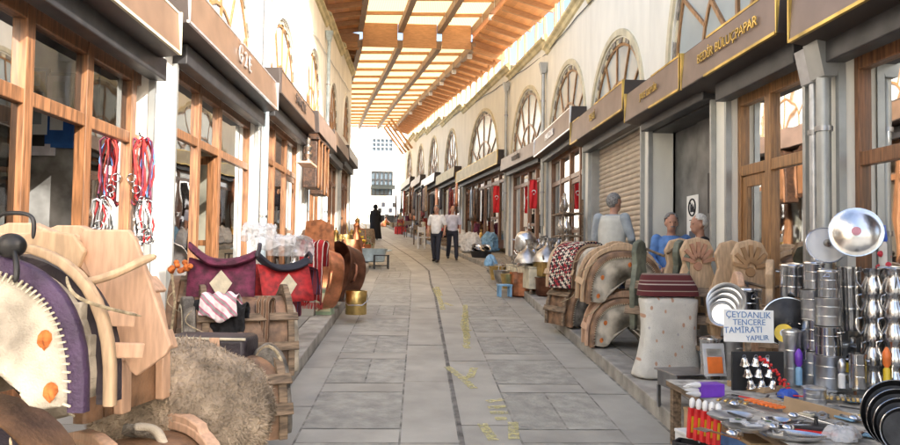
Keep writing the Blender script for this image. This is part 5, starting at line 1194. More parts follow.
# rack of bells with red beads
p = at(760, 384, 4.8); o_ = thing('bell_rack', 'low rack hung with silver bells beside the red beads', 'rack', (p.x, p.y, TZ), R(4))
b = MB(); b.box(-.19, .19, .02, .04, 0, .27); b.build('back_board', M['black'], o_, smooth=0)
for i in range(9):
    r_, c_2 = divmod(i, 3); bb = lathe_thing('bell', 'silver bell hanging in the bell rack', 'bell', [(.001, .05), (.012, .052), (.02, .045), (.024, .02), (.034, .0)], M['steel'], tuple(V((p.x, p.y, TZ)) + V((-.13 + .072 * c_2 + .02 * r_, -.045 - .002 * r_, .19 - .075 * r_))), (R(15), R(10 * (c_2 - 1)), 0), group='silver bells in the rack', thick=False, part='bell_cup')
    b = MB(); b.tube([(.012 * cos(a), 0, .06 + .012 * sin(a)) for a in [2 * pi * k / 8 for k in range(8)]], .003, 5, closed=True); b.build('loop', M['steeld'], bb)
o_ = thing('bead_string', 'string of red beads draped across the bell rack', 'beads', tuple(V((p.x + .02, p.y - .07, TZ))), R(4))
b = MB(); rr = random.Random(3)
for i in range(34): t = i / 33; b.ball((-.05 + .20 * t + rr.uniform(-.012, .012), rr.uniform(-.012, .012), .25 - .22 * t + rr.uniform(-.02, .02)), .0105, 8, 5)
b.build('bead', M['redp'], o_)
# things lying on the table
def onT(px, py): return onz(px, py, TZ + .005)
def tray_of_knives(label, px, py, n, sx, sy, m, rz, cat='knife', knob='wood', box=True):
    p = onT(px, py); 
    if box: box_thing('open_carton', 'shallow carton holding ' + label, 'carton', tuple(p), rz, sx, sy, .04, M['card'])
    for i in range(n):
        x = -sx / 2 + sx * (i + .5) / n; q = p + Mx.Rotation(rz, 3, 'Z') @ V((x, 0, .030))
        o = thing('kitchen_knife', label, cat, tuple(q), rz + random.uniform(-.06, .06), group=label)
        b = MB(); b.prism([(-.010, -sy * .1), (-.012, sy * .35), (0, sy * .46), (.010, sy * .38), (.010, -sy * .1)], 0, .003, axis='z'); b.build('blade', M[m], o, smooth=0)
        b = MB(); b.box(-.009, .009, -sy * .44, -sy * .1, -.004, .010); b.build('handle', M[knob], o, smooth=0, bevel=.003)
tray_of_knives('bright knives lying side by side in a carton', 757, 388, 7, .30, .26, 'steel', R(-62), knob='lblue')
tray_of_knives('wooden handled spoons fanned out on the table', 772, 408, 8, .26, .24, 'rawwood2', R(-68), 'spoon', 'orangep', box=False)
tray_of_knives('grey steel files laid in a row', 828, 393, 6, .24, .30, 'steeld', R(-75), 'file', 'plate', box=False)
tray_of_knives('dark scissors and blades in a heap by the purple pack', 735, 405, 5, .2, .2, 'steeld', R(-40), 'blade', 'brass', box=False)
tray_of_knives('loose skewers strewn behind the brown carton flap', 842, 402, 7, .2, .24, 'steel', R(-30), 'skewer', 'brass', box=False)
o_ = thing('carton_flap', 'upright brown cardboard sheet across the stall table', 'cardboard', tuple(onT(820, 417)), R(-36))
b = MB(); b.prism([(-.20, 0), (.22, 0), (.20, .035), (-.19, .10)], 0, .006); b.build('sheet', M['card'], o_, smooth=0)
p = onT(707, 396); o_ = thing('brush_pack', 'purple pack of white bristle brushes on the table corner', 'pack', (p.x, p.y, p.z), R(8))
b = MB(); b.box(-.07, .10, -.05, .05, 0, .085); b.build('pack', M['purp'], o_, smooth=0, bevel=.004)
for k in range(4): b = MB(); b.tube([(-.07, -.03 + .02 * (k % 3), .02 + .02 * k), (-.10, -.03 + .02 * (k % 3), .022 + .02 * k), (-.17, -.035 + .02 * (k % 3), .03 + .018 * k)], [.016, .02, .004], 8); b.build('bristle', M['whitec'], o_)
for i in range(5):
    p = at(690 + 6.5 * i, 438 + 2 * i, 4.38 - .06 * i); o_ = thing('bottle_brush', 'white tipped brush in a red sleeve hanging at the table edge', 'brush', tuple(p), R(10), group='red sleeved brushes at the table edge', ry=R(4))
    b = MB(); b.box(-.019, .019, -.016, .016, 0, .19); sl = b.build('sleeve', M['redp'], o_, smooth=0, bevel=.004); b = MB(); b.box(-.008, .008, -.0185, -.0165, .04, .14); b.build('gold_print', M['yellow'], sl, smooth=0)
    b = MB(); b.lathe([(.012, .19), (.018, .205), (.018, .235), (.01, .25), (.001, .255)], 10); b.build('bristle', M['whitec'], o_)
b0 = at(705, 447, 4.25); box_thing('display_box', 'black edged box holding the red sleeved brushes', 'box', (b0.x, 4.33, b0.z - .06), R(-40), .30, .14, .06, M['black'])
def dish(label, px, py, rx_, ry_, m='steel', dz=0, rz=0, name='serving_dish'):
    p = onT(px, py); o = thing(name, label, 'dish', (p.x, p.y, p.z + dz), rz); b = MB()
    b.lathe([(.001, .004), (.6, .004), (.82, .012), (1, .03), (1, .034), (.8, .02), (.001, .01)], 36, T(s=(rx_, ry_, 1)), cap0=False, cap1=False); b.build('dish', M[m], o, smooth=45); return o
dish('long oval steel dish at the table edge', 792, 440, .16, .08, 'steel', rz=R(-20)); dish('round patterned steel dish wrapped in film at the near table edge', 745, 432, .12, .09, 'tin', .004, rz=R(-20)); dish('small steel dish beside the wrapped one', 776, 427, .08, .06, 'steel', .01)
dish('shallow steel tray under the wrapped dish', 730, 420, .13, .10, 'alu', 0)
for i, (px, py) in enumerate(((738, 428), (752, 432), (768, 430))):
    p = onT(px, py); o_ = thing('packet', ('first', 'second', 'third')[i] + ' little packet with green print laid on the wrapped dishes', 'packet', (p.x, p.y, p.z + .035), R(-20 + 15 * i)); b = MB(); b.box(-.045, .045, -.03, .03, 0, .012); b.build('packet', M['film'], o_, smooth=0, bevel=.003); b = MB(); b.lathe([(.018, .013), (.001, .014)], 14, T(0, 0, 0)); b.build('print', M['green' if i != 1 else 'steeld'], o_, smooth=0)
p = onT(812, 430); o_ = thing('open_case', 'black tool case with red lining lying open on the stall', 'case', tuple(p), R(-28)); b = MB(); b.box(-.12, .12, -.06, .06, 0, .03); b.build('case', M['black'], o_, smooth=0, bevel=.004); b = MB(); b.box(-.12, .12, -.075, -.062, 0, .012); b.build('lining', M['redp'], o_, smooth=0); b = MB(); b.lathe([(.03, .03), (.012, .035), (.008, .07), (.012, .075)], 12, T(.02, 0, 0)); b.build('knob', M['iron'], o_)
heap_cloth('plastic_bag', 'dark blue plastic bag among the knives', 'bag', tuple(onT(788, 398)), M['bluep'], .07, .05, .06, 4)
heap_cloth('plastic_bag', 'crumpled clear film over the near corner of the stall', 'bag', tuple(onT(842, 440)), M['film'], .10, .08, .07, 7)
for i in range(4):
    r_ = .165 - .018 * i; p = onT(893, 452); o_ = thing('black_pan', ('outermost', 'second', 'third', 'innermost')[i] + ' of the nested black pans with bright rims', 'pan', (p.x + .05 - .012 * i, p.y + .04 - .035 * i, p.z + r_ + .005), R(-22), rx=R(80))
    b = MB(); b.lathe([(.001, 0), (r_ * .86, 0), (r_, .035), (r_ * 1.0, .038), (r_ * .84, .005), (.001, .005)], 40, cap0=False, cap1=False); b.build('pan', M['iron'], o_, smooth=40)
    b = MB(); b.tube([(r_ * cos(a), r_ * sin(a), .037) for a in [2 * pi * k / 40 for k in range(40)]], .0025, 5, closed=True); b.build('rim', M['steel'], o_)
def wirecoil(label, px, py):
    p = onT(px, py); o = thing('wire_whisk', label, 'whisk', tuple(p), 0); b = MB()
    for k in range(9): a = pi * k / 9; b.tube([(.07 * sin(t) * cos(a), .05 * sin(t) * sin(a), .10 - .10 * cos(t)) for t in [pi * i / 10 for i in range(11)]], .0016, 4)
    b.build('wire_cage', M['steel'], o); b = MB(); b.tube([(0, 0, .2), (0, 0, .27)], .008); b.build('handle', M['steel'], o)
wirecoil('wire basket whisk standing before the pot columns', 806, 388); wirecoil('second wire whisk farther back near the blue flask', 800, 380)
for i, (px, py, Y, dx, h, m, m2, lb) in enumerate(((887, 388, 4.5, 0, .27, 'yellow', 'orangep', 'orange and yellow brush hanging between the pot towers'), (846, 372, 4.75, .05, .13, 'yellow', 'black', 'yellow handled scraper leaning on the pots'), (799, 385, 4.9, 0, .26, 'lblue', 'purp', 'blue flask among the pots'), (835, 385, 4.7, 0, .12, 'pink', 'purp', 'lilac cup before the front pot column'), (842, 388, 4.62, 0, .2, 'whitec', 'alu', 'thin white candle like flask before the pots'))):
    p = at(px, py, Y); o_ = thing('flask' if i > 1 else 'hand_brush', lb, 'flask' if i > 1 else 'brush', (p.x, p.y, p.z), 0, ry=dx * 6)
    r_ = .022 if i != 3 else .03
    b = MB(); b.lathe([(.001, 0), (r_, 0), (r_, h * .45), (r_ * .6, h * .5)], 14); b.build('grip' if i < 2 else 'base', M[m], o_, smooth=40); b = MB(); b.lathe([(r_ * .6, h * .5), (r_ * 1.1, h * .58), (r_ * 1.15, h * .85), (r_ * .5, h * .97), (.001, h)], 14); b.build('head' if i < 2 else 'cap', M[m2], o_, smooth=40)
p = onT(855, 394); o_ = thing('funnel', 'cream plastic funnel with wooden stem lying on the table', 'funnel', (p.x, p.y, p.z + .02), R(30), rx=R(-20), ry=R(25)); b = MB(); b.lathe([(.012, 0), (.02, .03), (.045, .10), (.047, .105), (.04, .1), (.012, .03)], 16, cap0=False, cap1=False); b.build('cone', M['cream'], o_); b = MB(); b.tube([(0, 0, .0), (.0, 0, -.04)], .01); b.build('stem', M['wood'], o_)
# flowered can and lanterns in the last window
p = at(889, 288, 5.0); o_ = lathe_thing('flowered_can', 'big white can with red flowers and blue top in the window', 'can', [(.13, 0), (.135, .02), (.135, .30), (.13, .32)], M['tile'], (3.56, 5.02, p.z + .02), thick=False)
b = MB(); b.lathe([(.135, .321), (.137, .34), (.13, .44), (.06, .50), (.001, .51)], 28); b.build('blue_top', M['bluep'], o_, smooth=50)
for i in range(24):
    a = R(15 * i * 1.0 + 100); z = .05 + .08 * (i % 3) + .02 * (i % 2)
    b = MB(); b.ball((.136 * cos(a), .136 * sin(a), z), (.024, .024, .024), 8, 6); b.build('painted_flower', M['flower'], o_)
sh = thing('window_shelf', 'wooden shelf carrying the flowered can in the window', 'shelf', (3.58, 4.5, p.z - .01)); b = MB(); b.box(-.14, .22, -.7, .72, 0, .028); b.build('board', M['oldwood'], sh, smooth=0)
for s_ in (-.5, .4): b = MB(); b.box(-.02, .2, s_ - .012, s_ + .012, -.12, 0); b.build('bracket', M['iron'], sh, smooth=0)
def lantern(label, loc, s=1, m='tin', group=None):
    o = thing('lantern', label, 'lantern', loc, 0, group, s=s)
    b = MB(); b.lathe([(.001, 0), (.07, 0), (.075, .02), (.05, .04), (.05, .05)], 16); b.build('base', M[m], o); b = MB(); b.lathe([(.045, .05), (.065, .11), (.045, .19)], 14, cap0=False, cap1=False); b.build('glass', M['film'], o)
    b = MB(); b.lathe([(.05, .19), (.055, .2), (.03, .25), (.012, .27), (.001, .275)], 16); b.build('top', M[m], o)
    b = MB(); b.tube([(-.06, 0, .04), (-.075, 0, .2), (0, 0, .34), (.075, 0, .2), (.06, 0, .04)], .003, 5); b.build('handle', M[m], o); return o
for i, (px, py, s_, m) in enumerate(((876, 165, 1.15, 'steel'), (885, 205, 1.2, 'brass'), (897, 150, 1.0, 'tin'), (893, 185, 1.0, 'steel'), (877, 130, .7, 'redp'))):
    p = at(px, py, 5.03); lantern(('steel lantern hung highest by the window post', 'brass lantern over the blue topped can', 'tinned lantern at the edge of the window', 'second steel lantern lower down in the window', 'little red lantern at the top of the window')[i], (3.52 + .02 * i, 4.95, p.z), s_, m)

# more pots packed between the columns
for i, (px, py, Y, w_, h_2, m, lb) in enumerate((
  (842, 388, 5.15, 22, 50, 'alu', 'dull pot low behind the tall handleless pot'), (864, 388, 5.05, 22, 60, 'steel', 'steel pot low behind the inner coffee pot tower'),
  (866, 340, 5.1, 20, 44, 'alu', 'dull pot in the middle behind the inner coffee pot tower'), (776, 388, 5.3, 24, 40, 'steel', 'wide pot on the table behind the bell rack'),
  (712, 378, 5.45, 22, 44, 'steel', 'steel pot behind the clear plastic package'), (733, 382, 5.4, 20, 50, 'alu', 'dull pot under the handwritten sign'),
  (890, 290, 4.95, 22, 26, 'steel', 'low steel pot beneath the flowered can'), (858, 388, 4.55, 17, 40, 'steel', 'narrow pot before the tall handleless pot'),
  (815, 402, 4.45, 22, 16, 'alu', 'small saucepan among the knives'))):
    pot(lb, px, py, Y, w_, h_2, m=m, lid=i % 2 == 0, handles=2 * (i % 2), knob=False)
rr = random.Random(77)
for i in range(26):
    px, py = rr.uniform(715, 885), rr.uniform(398, 440)
    p = onT(px, py); k = i % 4; rz_ = rr.uniform(0, 3)
    if k == 0: o_ = thing('spatula', 'steel spatula lying loose among the table wares', 'spatula', (p.x, p.y, p.z + .02), rz_, group='loose spatulas on the stall table'); b = MB(); b.box(-.03, .03, .06, .14, 0, .004); b.build('blade', M['steel'], o_, smooth=0); b = MB(); b.box(-.007, .007, -.12, .06, 0, .008); b.build('handle', M[('black', 'wood', 'redp')[i % 3]], o_, smooth=0, bevel=.002)
    elif k == 1: o_ = thing('blister_pack', 'small blister pack with dark print on the stall table', 'package', (p.x, p.y, p.z + .01), rz_, group='small blister packs on the stall table'); b = MB(); b.box(-.04, .04, -.06, .06, 0, .012); b.build('card', M[('cream', 'lblue', 'yellow')[i % 3]], o_, smooth=0, bevel=.002); b = MB(); b.box(-.025, .025, -.03, .035, .012, .022); b.build('blister', M['film'], o_, smooth=0, bevel=.004)
    elif k == 2: o_ = thing('ladle', 'steel ladle lying loose among the table wares', 'ladle', (p.x, p.y, p.z + .015), rz_, group='loose ladles on the stall table'); b = MB(); b.ball((0, .1, .012), (.034, .034, .018), 12, 6); b.build('bowl', M['steel'], o_); b = MB(); b.tube([(0, .07, .02), (0, -.08, .014), (0, -.16, .01)], .004, 6); b.build('handle', M['steel'], o_)
    else: o_ = thing('scouring_roll', 'coil of steel scouring wire on the stall table', 'coil', (p.x, p.y, p.z + .012), rz_, group='coils of scouring wire'); b = MB(); b.tube([(.035 * cos(a) , .035 * sin(a), .008 * sin(3 * a) + a * .001) for a in [2 * pi * q / 14 for q in range(42)]], .004, 5); b.build('wire', M['tin'], o_)

for i, (x, y, sx, sy, sz, m, lb) in enumerate(((2.05, 4.72, .3, .4, .2, 'card', 'brown carton under the stall table corner nearest the white bag'), (2.08, 4.2, .34, .45, .24, 'bluec', 'blue printed carton under the stall table'), (2.05, 3.6, .3, .5, .22, 'card', 'second brown carton under the stall table'), (1.86, 4.55, .18, .3, .12, 'whitec', 'small white carton on the pavement before the stall'))):
    box_thing('carton', lb, 'carton', (x, y, gz(y) + WALK), .05 * i, sx, sy, sz, M[m], lid=M['card' if i != 3 else 'whitec'])
# ------------------------------------------------------------------ copper and tin stall farther along the shady side
p = on(526, 297, .02); lathe_thing('copper_cauldron', 'large reddish copper cauldron standing at the kerb', 'cauldron', [(.23, 0), (.255, .02), (.26, .40), (.28, .44), (.285, .45)], M['copper'], (p.x, p.y + .25, gz(p.y) + .02), handles=0)
p = spot(550, 12.4); lathe_thing('copper_cauldron', 'smaller darker copper cauldron behind the large one', 'cauldron', [(.22, 0), (.25, .03), (.26, .30), (.28, .33)], M['copperd'], tuple(p))
p = spot(548, 12.5, gz(12.5) + WALK + .34); box_thing('brass_box', 'square brass tin sitting on the smaller cauldron', 'box', tuple(p), .3, .42, .36, .24, M['brass'], lid=M['brass'])
p = on(505, 297, .02); o_ = thing('stool', 'low light blue plastic stool on the kerb', 'stool', (p.x, p.y + .1, gz(p.y) + .02), .1)
b = MB(); b.box(-.13, .13, -.12, .12, .20, .235); b.build('seat', M['lblue'], o_, smooth=0, bevel=.01)
for x in (-.1, .1):
    for y in (-.09, .09): b = MB(); b.box(x - .02, x + .02, y - .02, y + .02, 0, .20); b.build('leg', M['lblue'], o_, smooth=0)
def table(label, x, y, sx, sy, h, m='cream', cloth=True):
    o = thing('display_table', label, 'table', (x, y, gz(y) + WALK), math.atan2(bend(y + 1) - bend(y), 1) * -1)
    b = MB(); b.box(-sx / 2, sx / 2, -sy / 2, sy / 2, h - .03, h); b.build('tabletop', M[m], o, smooth=0, bevel=.004)
    for a in (-1, 1):
        for c in (-1, 1): b = MB(); b.box(a * (sx / 2 - .04) - .02, a * (sx / 2 - .04) + .02, c * (sy / 2 - .04) - .02, c * (sy / 2 - .04) + .02, -.06, h - .03); b.build('leg', M['oldwood'], o, smooth=0)
    return o
# a small library of metalware, copied about
def ware(kind, m, s=1):
    P = {'bowl': [(.05, 0), (.09, .02), (.13, .08), (.135, .085)], 'jug': [(.06, 0), (.09, .05), (.10, .12), (.06, .2), (.045, .26), (.06, .31), (.062, .315)], 'tray': [(.16, 0), (.19, .012), (.2, .03)],
         'ewer': [(.07, 0), (.05, .03), (.09, .1), (.12, .2), (.07, .32), (.035, .42), (.05, .5)], 'bucket': [(.10, 0), (.14, .22), (.145, .225)], 'teapot': [(.08, 0), (.12, .05), (.12, .12), (.08, .17), (.06, .18)], 'dome': [(.2, 0), (.19, .05), (.13, .14), (.05, .2), (.03, .22)]}[kind]
    o = lathe_thing('metal_' + kind, 'x', kind, P, M[m], (0, 0, -50), seg=18, part='body', thick=True)
    if kind in ('jug', 'ewer', 'teapot'):
        b = MB(); h = P[-1][1]; r = max(a for a, _ in P); b.tube([(P[-1][0] * .9, 0, h * .92), (r * 1.25, 0, h * .85), (r * 1.35, 0, h * .5), (r * .95, 0, h * .3)], .008, 6); b.build('handle', M[m], o)
        b = MB(); b.tube([(-r * .9, 0, h * .35), (-r * 1.4, 0, h * .6), (-r * 1.6, 0, h * .85)], [.02, .014, .008], 8); b.build('spout', M[m], o)
    if kind == 'bucket': b = MB(); b.tube([(-.14, 0, .22), (-.11, 0, .32), (0, 0, .36), (.11, 0, .32), (.14, 0, .22)], .004, 5); b.build('handle', M['steeld'], o)
    if kind in ('ewer', 'dome', 'teapot'): b = MB(); h = P[-1][1]; b.lathe([(P[-1][0], h), (P[-1][0] * .7, h + .03), (.008, h + .045), (.016, h + .07), (.001, h + .085)], 14); b.build('lid', M[m], o)
    return o
PROTO = {}
def put_ware(kind, m, loc, label, rz=0, s=1, group=None, rx=0, ry=0):
    k = (kind, m); new = k not in PROTO
    if new: PROTO[k] = ware(kind, m); o = PROTO[k]; o.location = loc; o.rotation_euler = (rx, ry, rz); o.scale = (s, s, s)
    else: o = dup(PROTO[k], loc, rz, s=s, rx=rx, ry=ry)
    o['label'] = label
    if group: o['group'] = group
    elif 'group' in o: del o['group']
    return o
rr = random.Random(21)
T1 = table('cloth covered display table crowded with tinned copper ware behind the cauldrons', 2.47, 13.75, 1.05, 2.5, .42)
b = MB(); b.box(-.53, .53, -1.26, 1.26, .02, .385); b.build('cloth_skirt', M['cream'], T1, smooth=0, bevel=.01)
met = {'tin': 'tinned', 'brass': 'brass', 'copper': 'copper', 'alu': 'aluminium', 'steel': 'steel'}
for i in range(95):
    k = rr.choice(['bowl', 'bowl', 'jug', 'tray', 'teapot', 'dome', 'jug', 'bowl']); m = rr.choice(['tin', 'tin', 'alu', 'steel', 'tin', 'brass' if k == 'bowl' else 'tin'])
    y = rr.uniform(12.4, 14.85); x = rr.uniform(1.98, 2.88); z = gz(13.6) + WALK + .42 + rr.choice((0, .02, .1, .18, .26)) * (1 if x > 2.2 else .4)
    lb = '%s %s crowded on the cloth covered table behind the cauldrons' % (met[m], k); put_ware(k, m, (x, y, z), lb, rr.uniform(0, 6), rr.uniform(.85, 1.35), group=lb, rx=rr.uniform(-.6, .6) if k in ('bowl', 'tray') else 0)
p = spot(523, 14.9); o_ = lathe_thing('milk_churn', 'wide white enamel boiler standing high on the cloth covered table', 'boiler', [(.22, 0), (.24, .02), (.22, .25), (.17, .34), (.10, .38)], M['alu'], (p.x, 14.6, gz(13.6) + WALK + .74), handles=2, hz=.2)
box_thing('carton', 'pale grey carton standing on the cloth covered table', 'carton', (2.75, 14.2, gz(13.6) + WALK + .60), .2, .36, .3, .36, M['plate'], lid=M['plate'])
SH = thing('metal_shelf', 'tall wooden shelf of silver samovars beside the shutter', 'shelf', (2.98, 13.9, gz(13.9) + WALK), 0)
for z in (.62, .98, 1.42): b = MB(); b.box(-.2, .2, -.55, .55, z, z + .03); b.build('board', M['oldwood'], SH, smooth=0)
for a in (-1, 1):
    for c in (-1, 1): b = MB(); b.box(a * .19 - .015, a * .19 + .015, c * .54 - .015, c * .54 + .015, 0, 1.7); b.build('post', M['oldwood'], SH, smooth=0)
for i in range(11):
    z = (.65, 1.01, 1.45)[i % 3]; lb = '%s ewer standing on the %s shelf of the samovar rack' % (('tinned', 'steel')[i % 2], ('lowest', 'middle', 'top')[i % 3]); put_ware('ewer', ('tin', 'steel')[i % 2], (2.95 + rr.uniform(-.08, .08), 13.45 + .09 * i, gz(13.9) + WALK + z), lb, rr.uniform(0, 6), .72, group=lb)
for i, (px, Y, m, k, s_) in enumerate(((509, 13.4, 'brass', 'bucket', 1.25), (502, 14.0, 'tin', 'bucket', 1.3), (497, 14.9, 'brass', 'bucket', 1.3), (494, 15.9, 'tin', 'bowl', 1.4), (502, 15.4, 'alu', 'bucket', 1.3))):
    p = spot(px, Y); put_ware(k, m, (p.x, Y, p.z), ('large brass bucket next to the light blue stool', 'tall tinned bucket second along the kerb from the blue stool', 'brass bucket third along the kerb from the blue stool', 'tinned bowl at the far end of the kerb buckets', 'aluminium bucket behind the brass ones on the kerb')[i], i, s_)
# silver bowls in a black tub, near the pillar
p = on(481, 259, WALK * .6); lathe_thing('tub', 'black rubber tub heaped with silver bowls by the pillar', 'tub', [(.26, 0), (.33, .22), (.35, .24)], M['black'], tuple(p))
for i in range(9): put_ware('bowl', 'steel', (p.x + rr.uniform(-.18, .18), p.y + rr.uniform(-.15, .15), p.z + .2 + rr.uniform(0, .1)), 'shiny bowl heaped in the black rubber tub', 0, 1.1, 'shiny bowls in the black tub', rx=rr.uniform(-.9, .9), ry=rr.uniform(-.6, .6))
heap_cloth('plastic_bag', 'light blue plastic bag on the kerb beside the black tub', 'bag', tuple(spot(490, 18)), M['lblue'], .16, .14, .3, 3)
# flags
def flag(label, px, py0, py1, Y, w):
    p = at(px, py0, Y); h = (py1 - py0) / 700 * Y; o = thing('flag', label, 'flag', tuple(p), R(4)); b = MB(); vs = []
    nx, nz = 8, 16
    for j in range(nz + 1):
        for i in range(nx + 1): vs.append((-w / 2 + w * i / nx, .035 * sin(i * 1.1 + j * .25), -h * j / nz))
    b.add(vs, [(j * (nx + 1) + i, j * (nx + 1) + i + 1, (j + 1) * (nx + 1) + i + 1, (j + 1) * (nx + 1) + i) for j in range(nz) for i in range(nx)])
    ob = b.build('cloth', M['redp'] if 0 else mat('flag_red', (.62, .015, .02), .7, var=.05), o, smooth=80); md = ob.modifiers.new('s', 'SOLIDIFY'); md.thickness = .004
    c = MB(); r = w * .28; zc = -h * .42; pts = [(r * cos(a), -.045, zc + r * sin(a)) for a in [R(-60 + 300 * k / 20 - 90 + 30) for k in range(21)]]
    q = [(r * .78 * cos(a) + 0, -.045, zc - r * .22 + r * .78 * sin(a)) for a in [R(-60 + 300 * k / 20 - 90 + 30) for k in range(21)]]
    n = len(pts); c.add(pts + q, [(k, k + 1, n + k + 1, n + k) for k in range(n - 1)]); c.build('crescent', M['white'], o, smooth=0)
    s_ = MB(); rs = w * .13; pt = [(rs * (1 if k % 2 == 0 else .4) * cos(R(36 * k + 90)), -.045, zc - r * 1.05 + rs * (1 if k % 2 == 0 else .4) * sin(R(36 * k + 90))) for k in range(10)]
    s_.add(pt + [(0, -.045, zc - r * 1.05)], [(k, (k + 1) % 10, 10) for k in range(10)]); s_.build('star', M['white'], o, smooth=0)
    b = MB(); b.tube([(-w / 2 - .05, 0, .01), (w / 2 + .05, 0, .01)], .012); b.build('rod', M['oldwood'], o)
flag('red flag with white crescent and star, nearer of the two', 533.5, 180, 209, 17.3, .19)
flag('red flag with white crescent and star, farther of the two', 496.5, 186, 213, 22.0, .20)
# goods far along the shady side: hung textiles, sacks, rugs, baskets, chairs
def hung(label, Y, z0, h, w, m, off=.12, name='hanging_rug', cat='rug', group=None, seed=1):
    s = math.atan2(XR(Y + .5) - XR(Y - .5), 1); o = thing(name, label, cat, (XR(Y) - off, Y, gz(Y) + z0), pi / 2 - s, group); r_ = random.Random(seed); b = MB(); vs = []; nx, nz = 8, 8; f = r_.uniform(.8, 1.6)
    for j in range(nz + 1):
        for i in range(nx + 1): vs.append((-w / 2 + w * i / nx * (1 - .06 * j / nz), .03 * sin(i * f + seed) * (1 + j / nz), -h * j / nz + .02 * sin(i * 1.3)))
    b.add(vs, [(j * (nx + 1) + i, j * (nx + 1) + i + 1, (j + 1) * (nx + 1) + i + 1, (j + 1) * (nx + 1) + i) for j in range(nz) for i in range(nx)])
    ob = b.build('cloth', M[m], o, smooth=80); md = ob.modifiers.new('s', 'SOLIDIFY'); md.thickness = .012
    b = MB(); b.tube([(-w / 2 - .03, 0, .01), (w / 2 + .03, 0, .01)], .014); b.build('rod', M['oldwood'], o); return o
cols_ = ['rugb', 'tan', 'brownl', 'rugr', 'blackc', 'burg', 'darkwood', 'copper', 'cream']
cn = {'rugb': 'brown patterned', 'tan': 'tan', 'brownl': 'dark brown', 'rugr': 'red patterned', 'blackc': 'black', 'burg': 'burgundy', 'darkwood': 'near black', 'copper': 'rust coloured', 'cream': 'cream'}
for i in range(34):
    Y = 27.6 + i * .68; m = rr.choice(cols_); lb = '%s cloth hung at the far arched shops' % cn[m]
    hung(lb, Y, rr.uniform(2.0, 2.7), rr.uniform(.7, 1.7), rr.uniform(.3, .6), m, off=rr.uniform(.1, .75), group=lb, seed=i)
for i in range(4): hung(('first', 'second', 'third', 'fourth')[i] + ' strip of sheep bells and straps on the pillars by the farther flag', 25.6 + .5 * i, 2.3, 1.2, .25, ['darkwood', 'brownl', 'steeld', 'rugb'][i], off=.2, seed=i)
def sack(label, loc, m, s, seed, group=None): return heap_cloth('sack', label, 'sack', loc, M[m], .26 * s, .22 * s, .5 * s, seed)
def crate(label, loc, rz, group=None, m='oldwood'):
    o = thing('crate', label, 'crate', loc, rz, group); b = MB()
    for k in range(3):
        for sx in (-1, 1): b.box(-.25, .25, sx * .17 - .008, sx * .17 + .008, .02 + .1 * k, .10 + .1 * k); b.box(sx * .24 - .008, sx * .24 + .008, -.16, .16, .02 + .1 * k, .10 + .1 * k)
    b.box(-.24, .24, -.16, .16, 0, .02); b.build('slats', M[m], o, smooth=0); return o
names_ = {'rugr': 'red', 'whitec': 'white', 'cream': 'cream', 'tan': 'tan', 'blackc': 'black', 'rugb': 'brown', 'redp': 'bright red', 'lblue': 'light blue'}
for i in range(46):
    Y = 23.0 + i * .60; side = rr.uniform(.15, 1.35); x = XR(Y) - side; z = gz(Y) + (WALK if side < 1.3 else 0); k = rr.choice(['sack', 'crate', 'ware', 'sack', 'basket', 'rugroll', 'ware'])
    if k == 'sack':
        m = rr.choice(list(names_)); o_ = sack('%s bulging sack among the far goods on the shady pavement' % names_[m], (x, Y, z), m, rr.uniform(.7, 1.3), i); o_['group'] = o_['label']
    elif k == 'crate': lb = 'slatted crate among the far goods on the shady pavement'; crate(lb, (x, Y, z), rr.uniform(-.4, .4), group=lb)
    elif k == 'ware':
        w_ = rr.choice(['bucket', 'dome', 'jug', 'bowl']); m = rr.choice(['brass', 'tin', 'copper']); lb = '%s %s standing among the far goods on the shady pavement' % (met[m], w_); put_ware(w_, m, (x, Y, z), lb, rr.random(), rr.uniform(1.5, 2.4), group=lb)
    elif k == 'basket': lathe_thing('basket', 'woven basket among the far goods on the shady pavement', 'basket', [(.15, 0), (.22, .25), (.23, .27)], M['rope'], (x, Y, z), group='woven baskets among the far goods')
    else:
        m = rr.choice(['rugr', 'rugb', 'cream', 'burg']); lb = '%s rug roll standing among the far goods' % {'rugr': 'red', 'rugb': 'brown', 'cream': 'cream', 'burg': 'burgundy'}[m]
        o_ = thing('rug_roll', lb, 'rug', (x, Y, z), 0, group=lb, rx=R(rr.uniform(-12, 12)), ry=R(rr.uniform(-10, 10))); b = MB(); b.lathe([(.001, 0), (.10, 0), (.11, .3), (.105, .9), (.05, .91), (.05, .86), (.001, .86)], 14, cap0=False, cap1=False); b.build('roll', M[m], o_)
for i, (px, Y, m) in enumerate(((424, 26.5, 'whitec'), (419, 29, 'oldwood'), (408, 35, 'oldwood'), (401, 38, 'rugr'))):
    p = spot(px, Y); o_ = chair(('white chair beside the walking men', 'old wooden chair by the far sacks', 'second old chair among the far goods', 'chair draped in red near the square')[i], (p.x, Y, gz(Y)), rr.uniform(-1, 1))
    for c_x in o_.children: c_x.data = c_x.data.copy(); c_x.data.materials[0] = M[m]
p = on(404, 240); box_thing('crate', 'bright red plastic crate on the ground toward the square', 'crate', (p.x - .3, p.y + 6, gz(p.y + 6)), .1, .7, .4, .4, M['redp'])
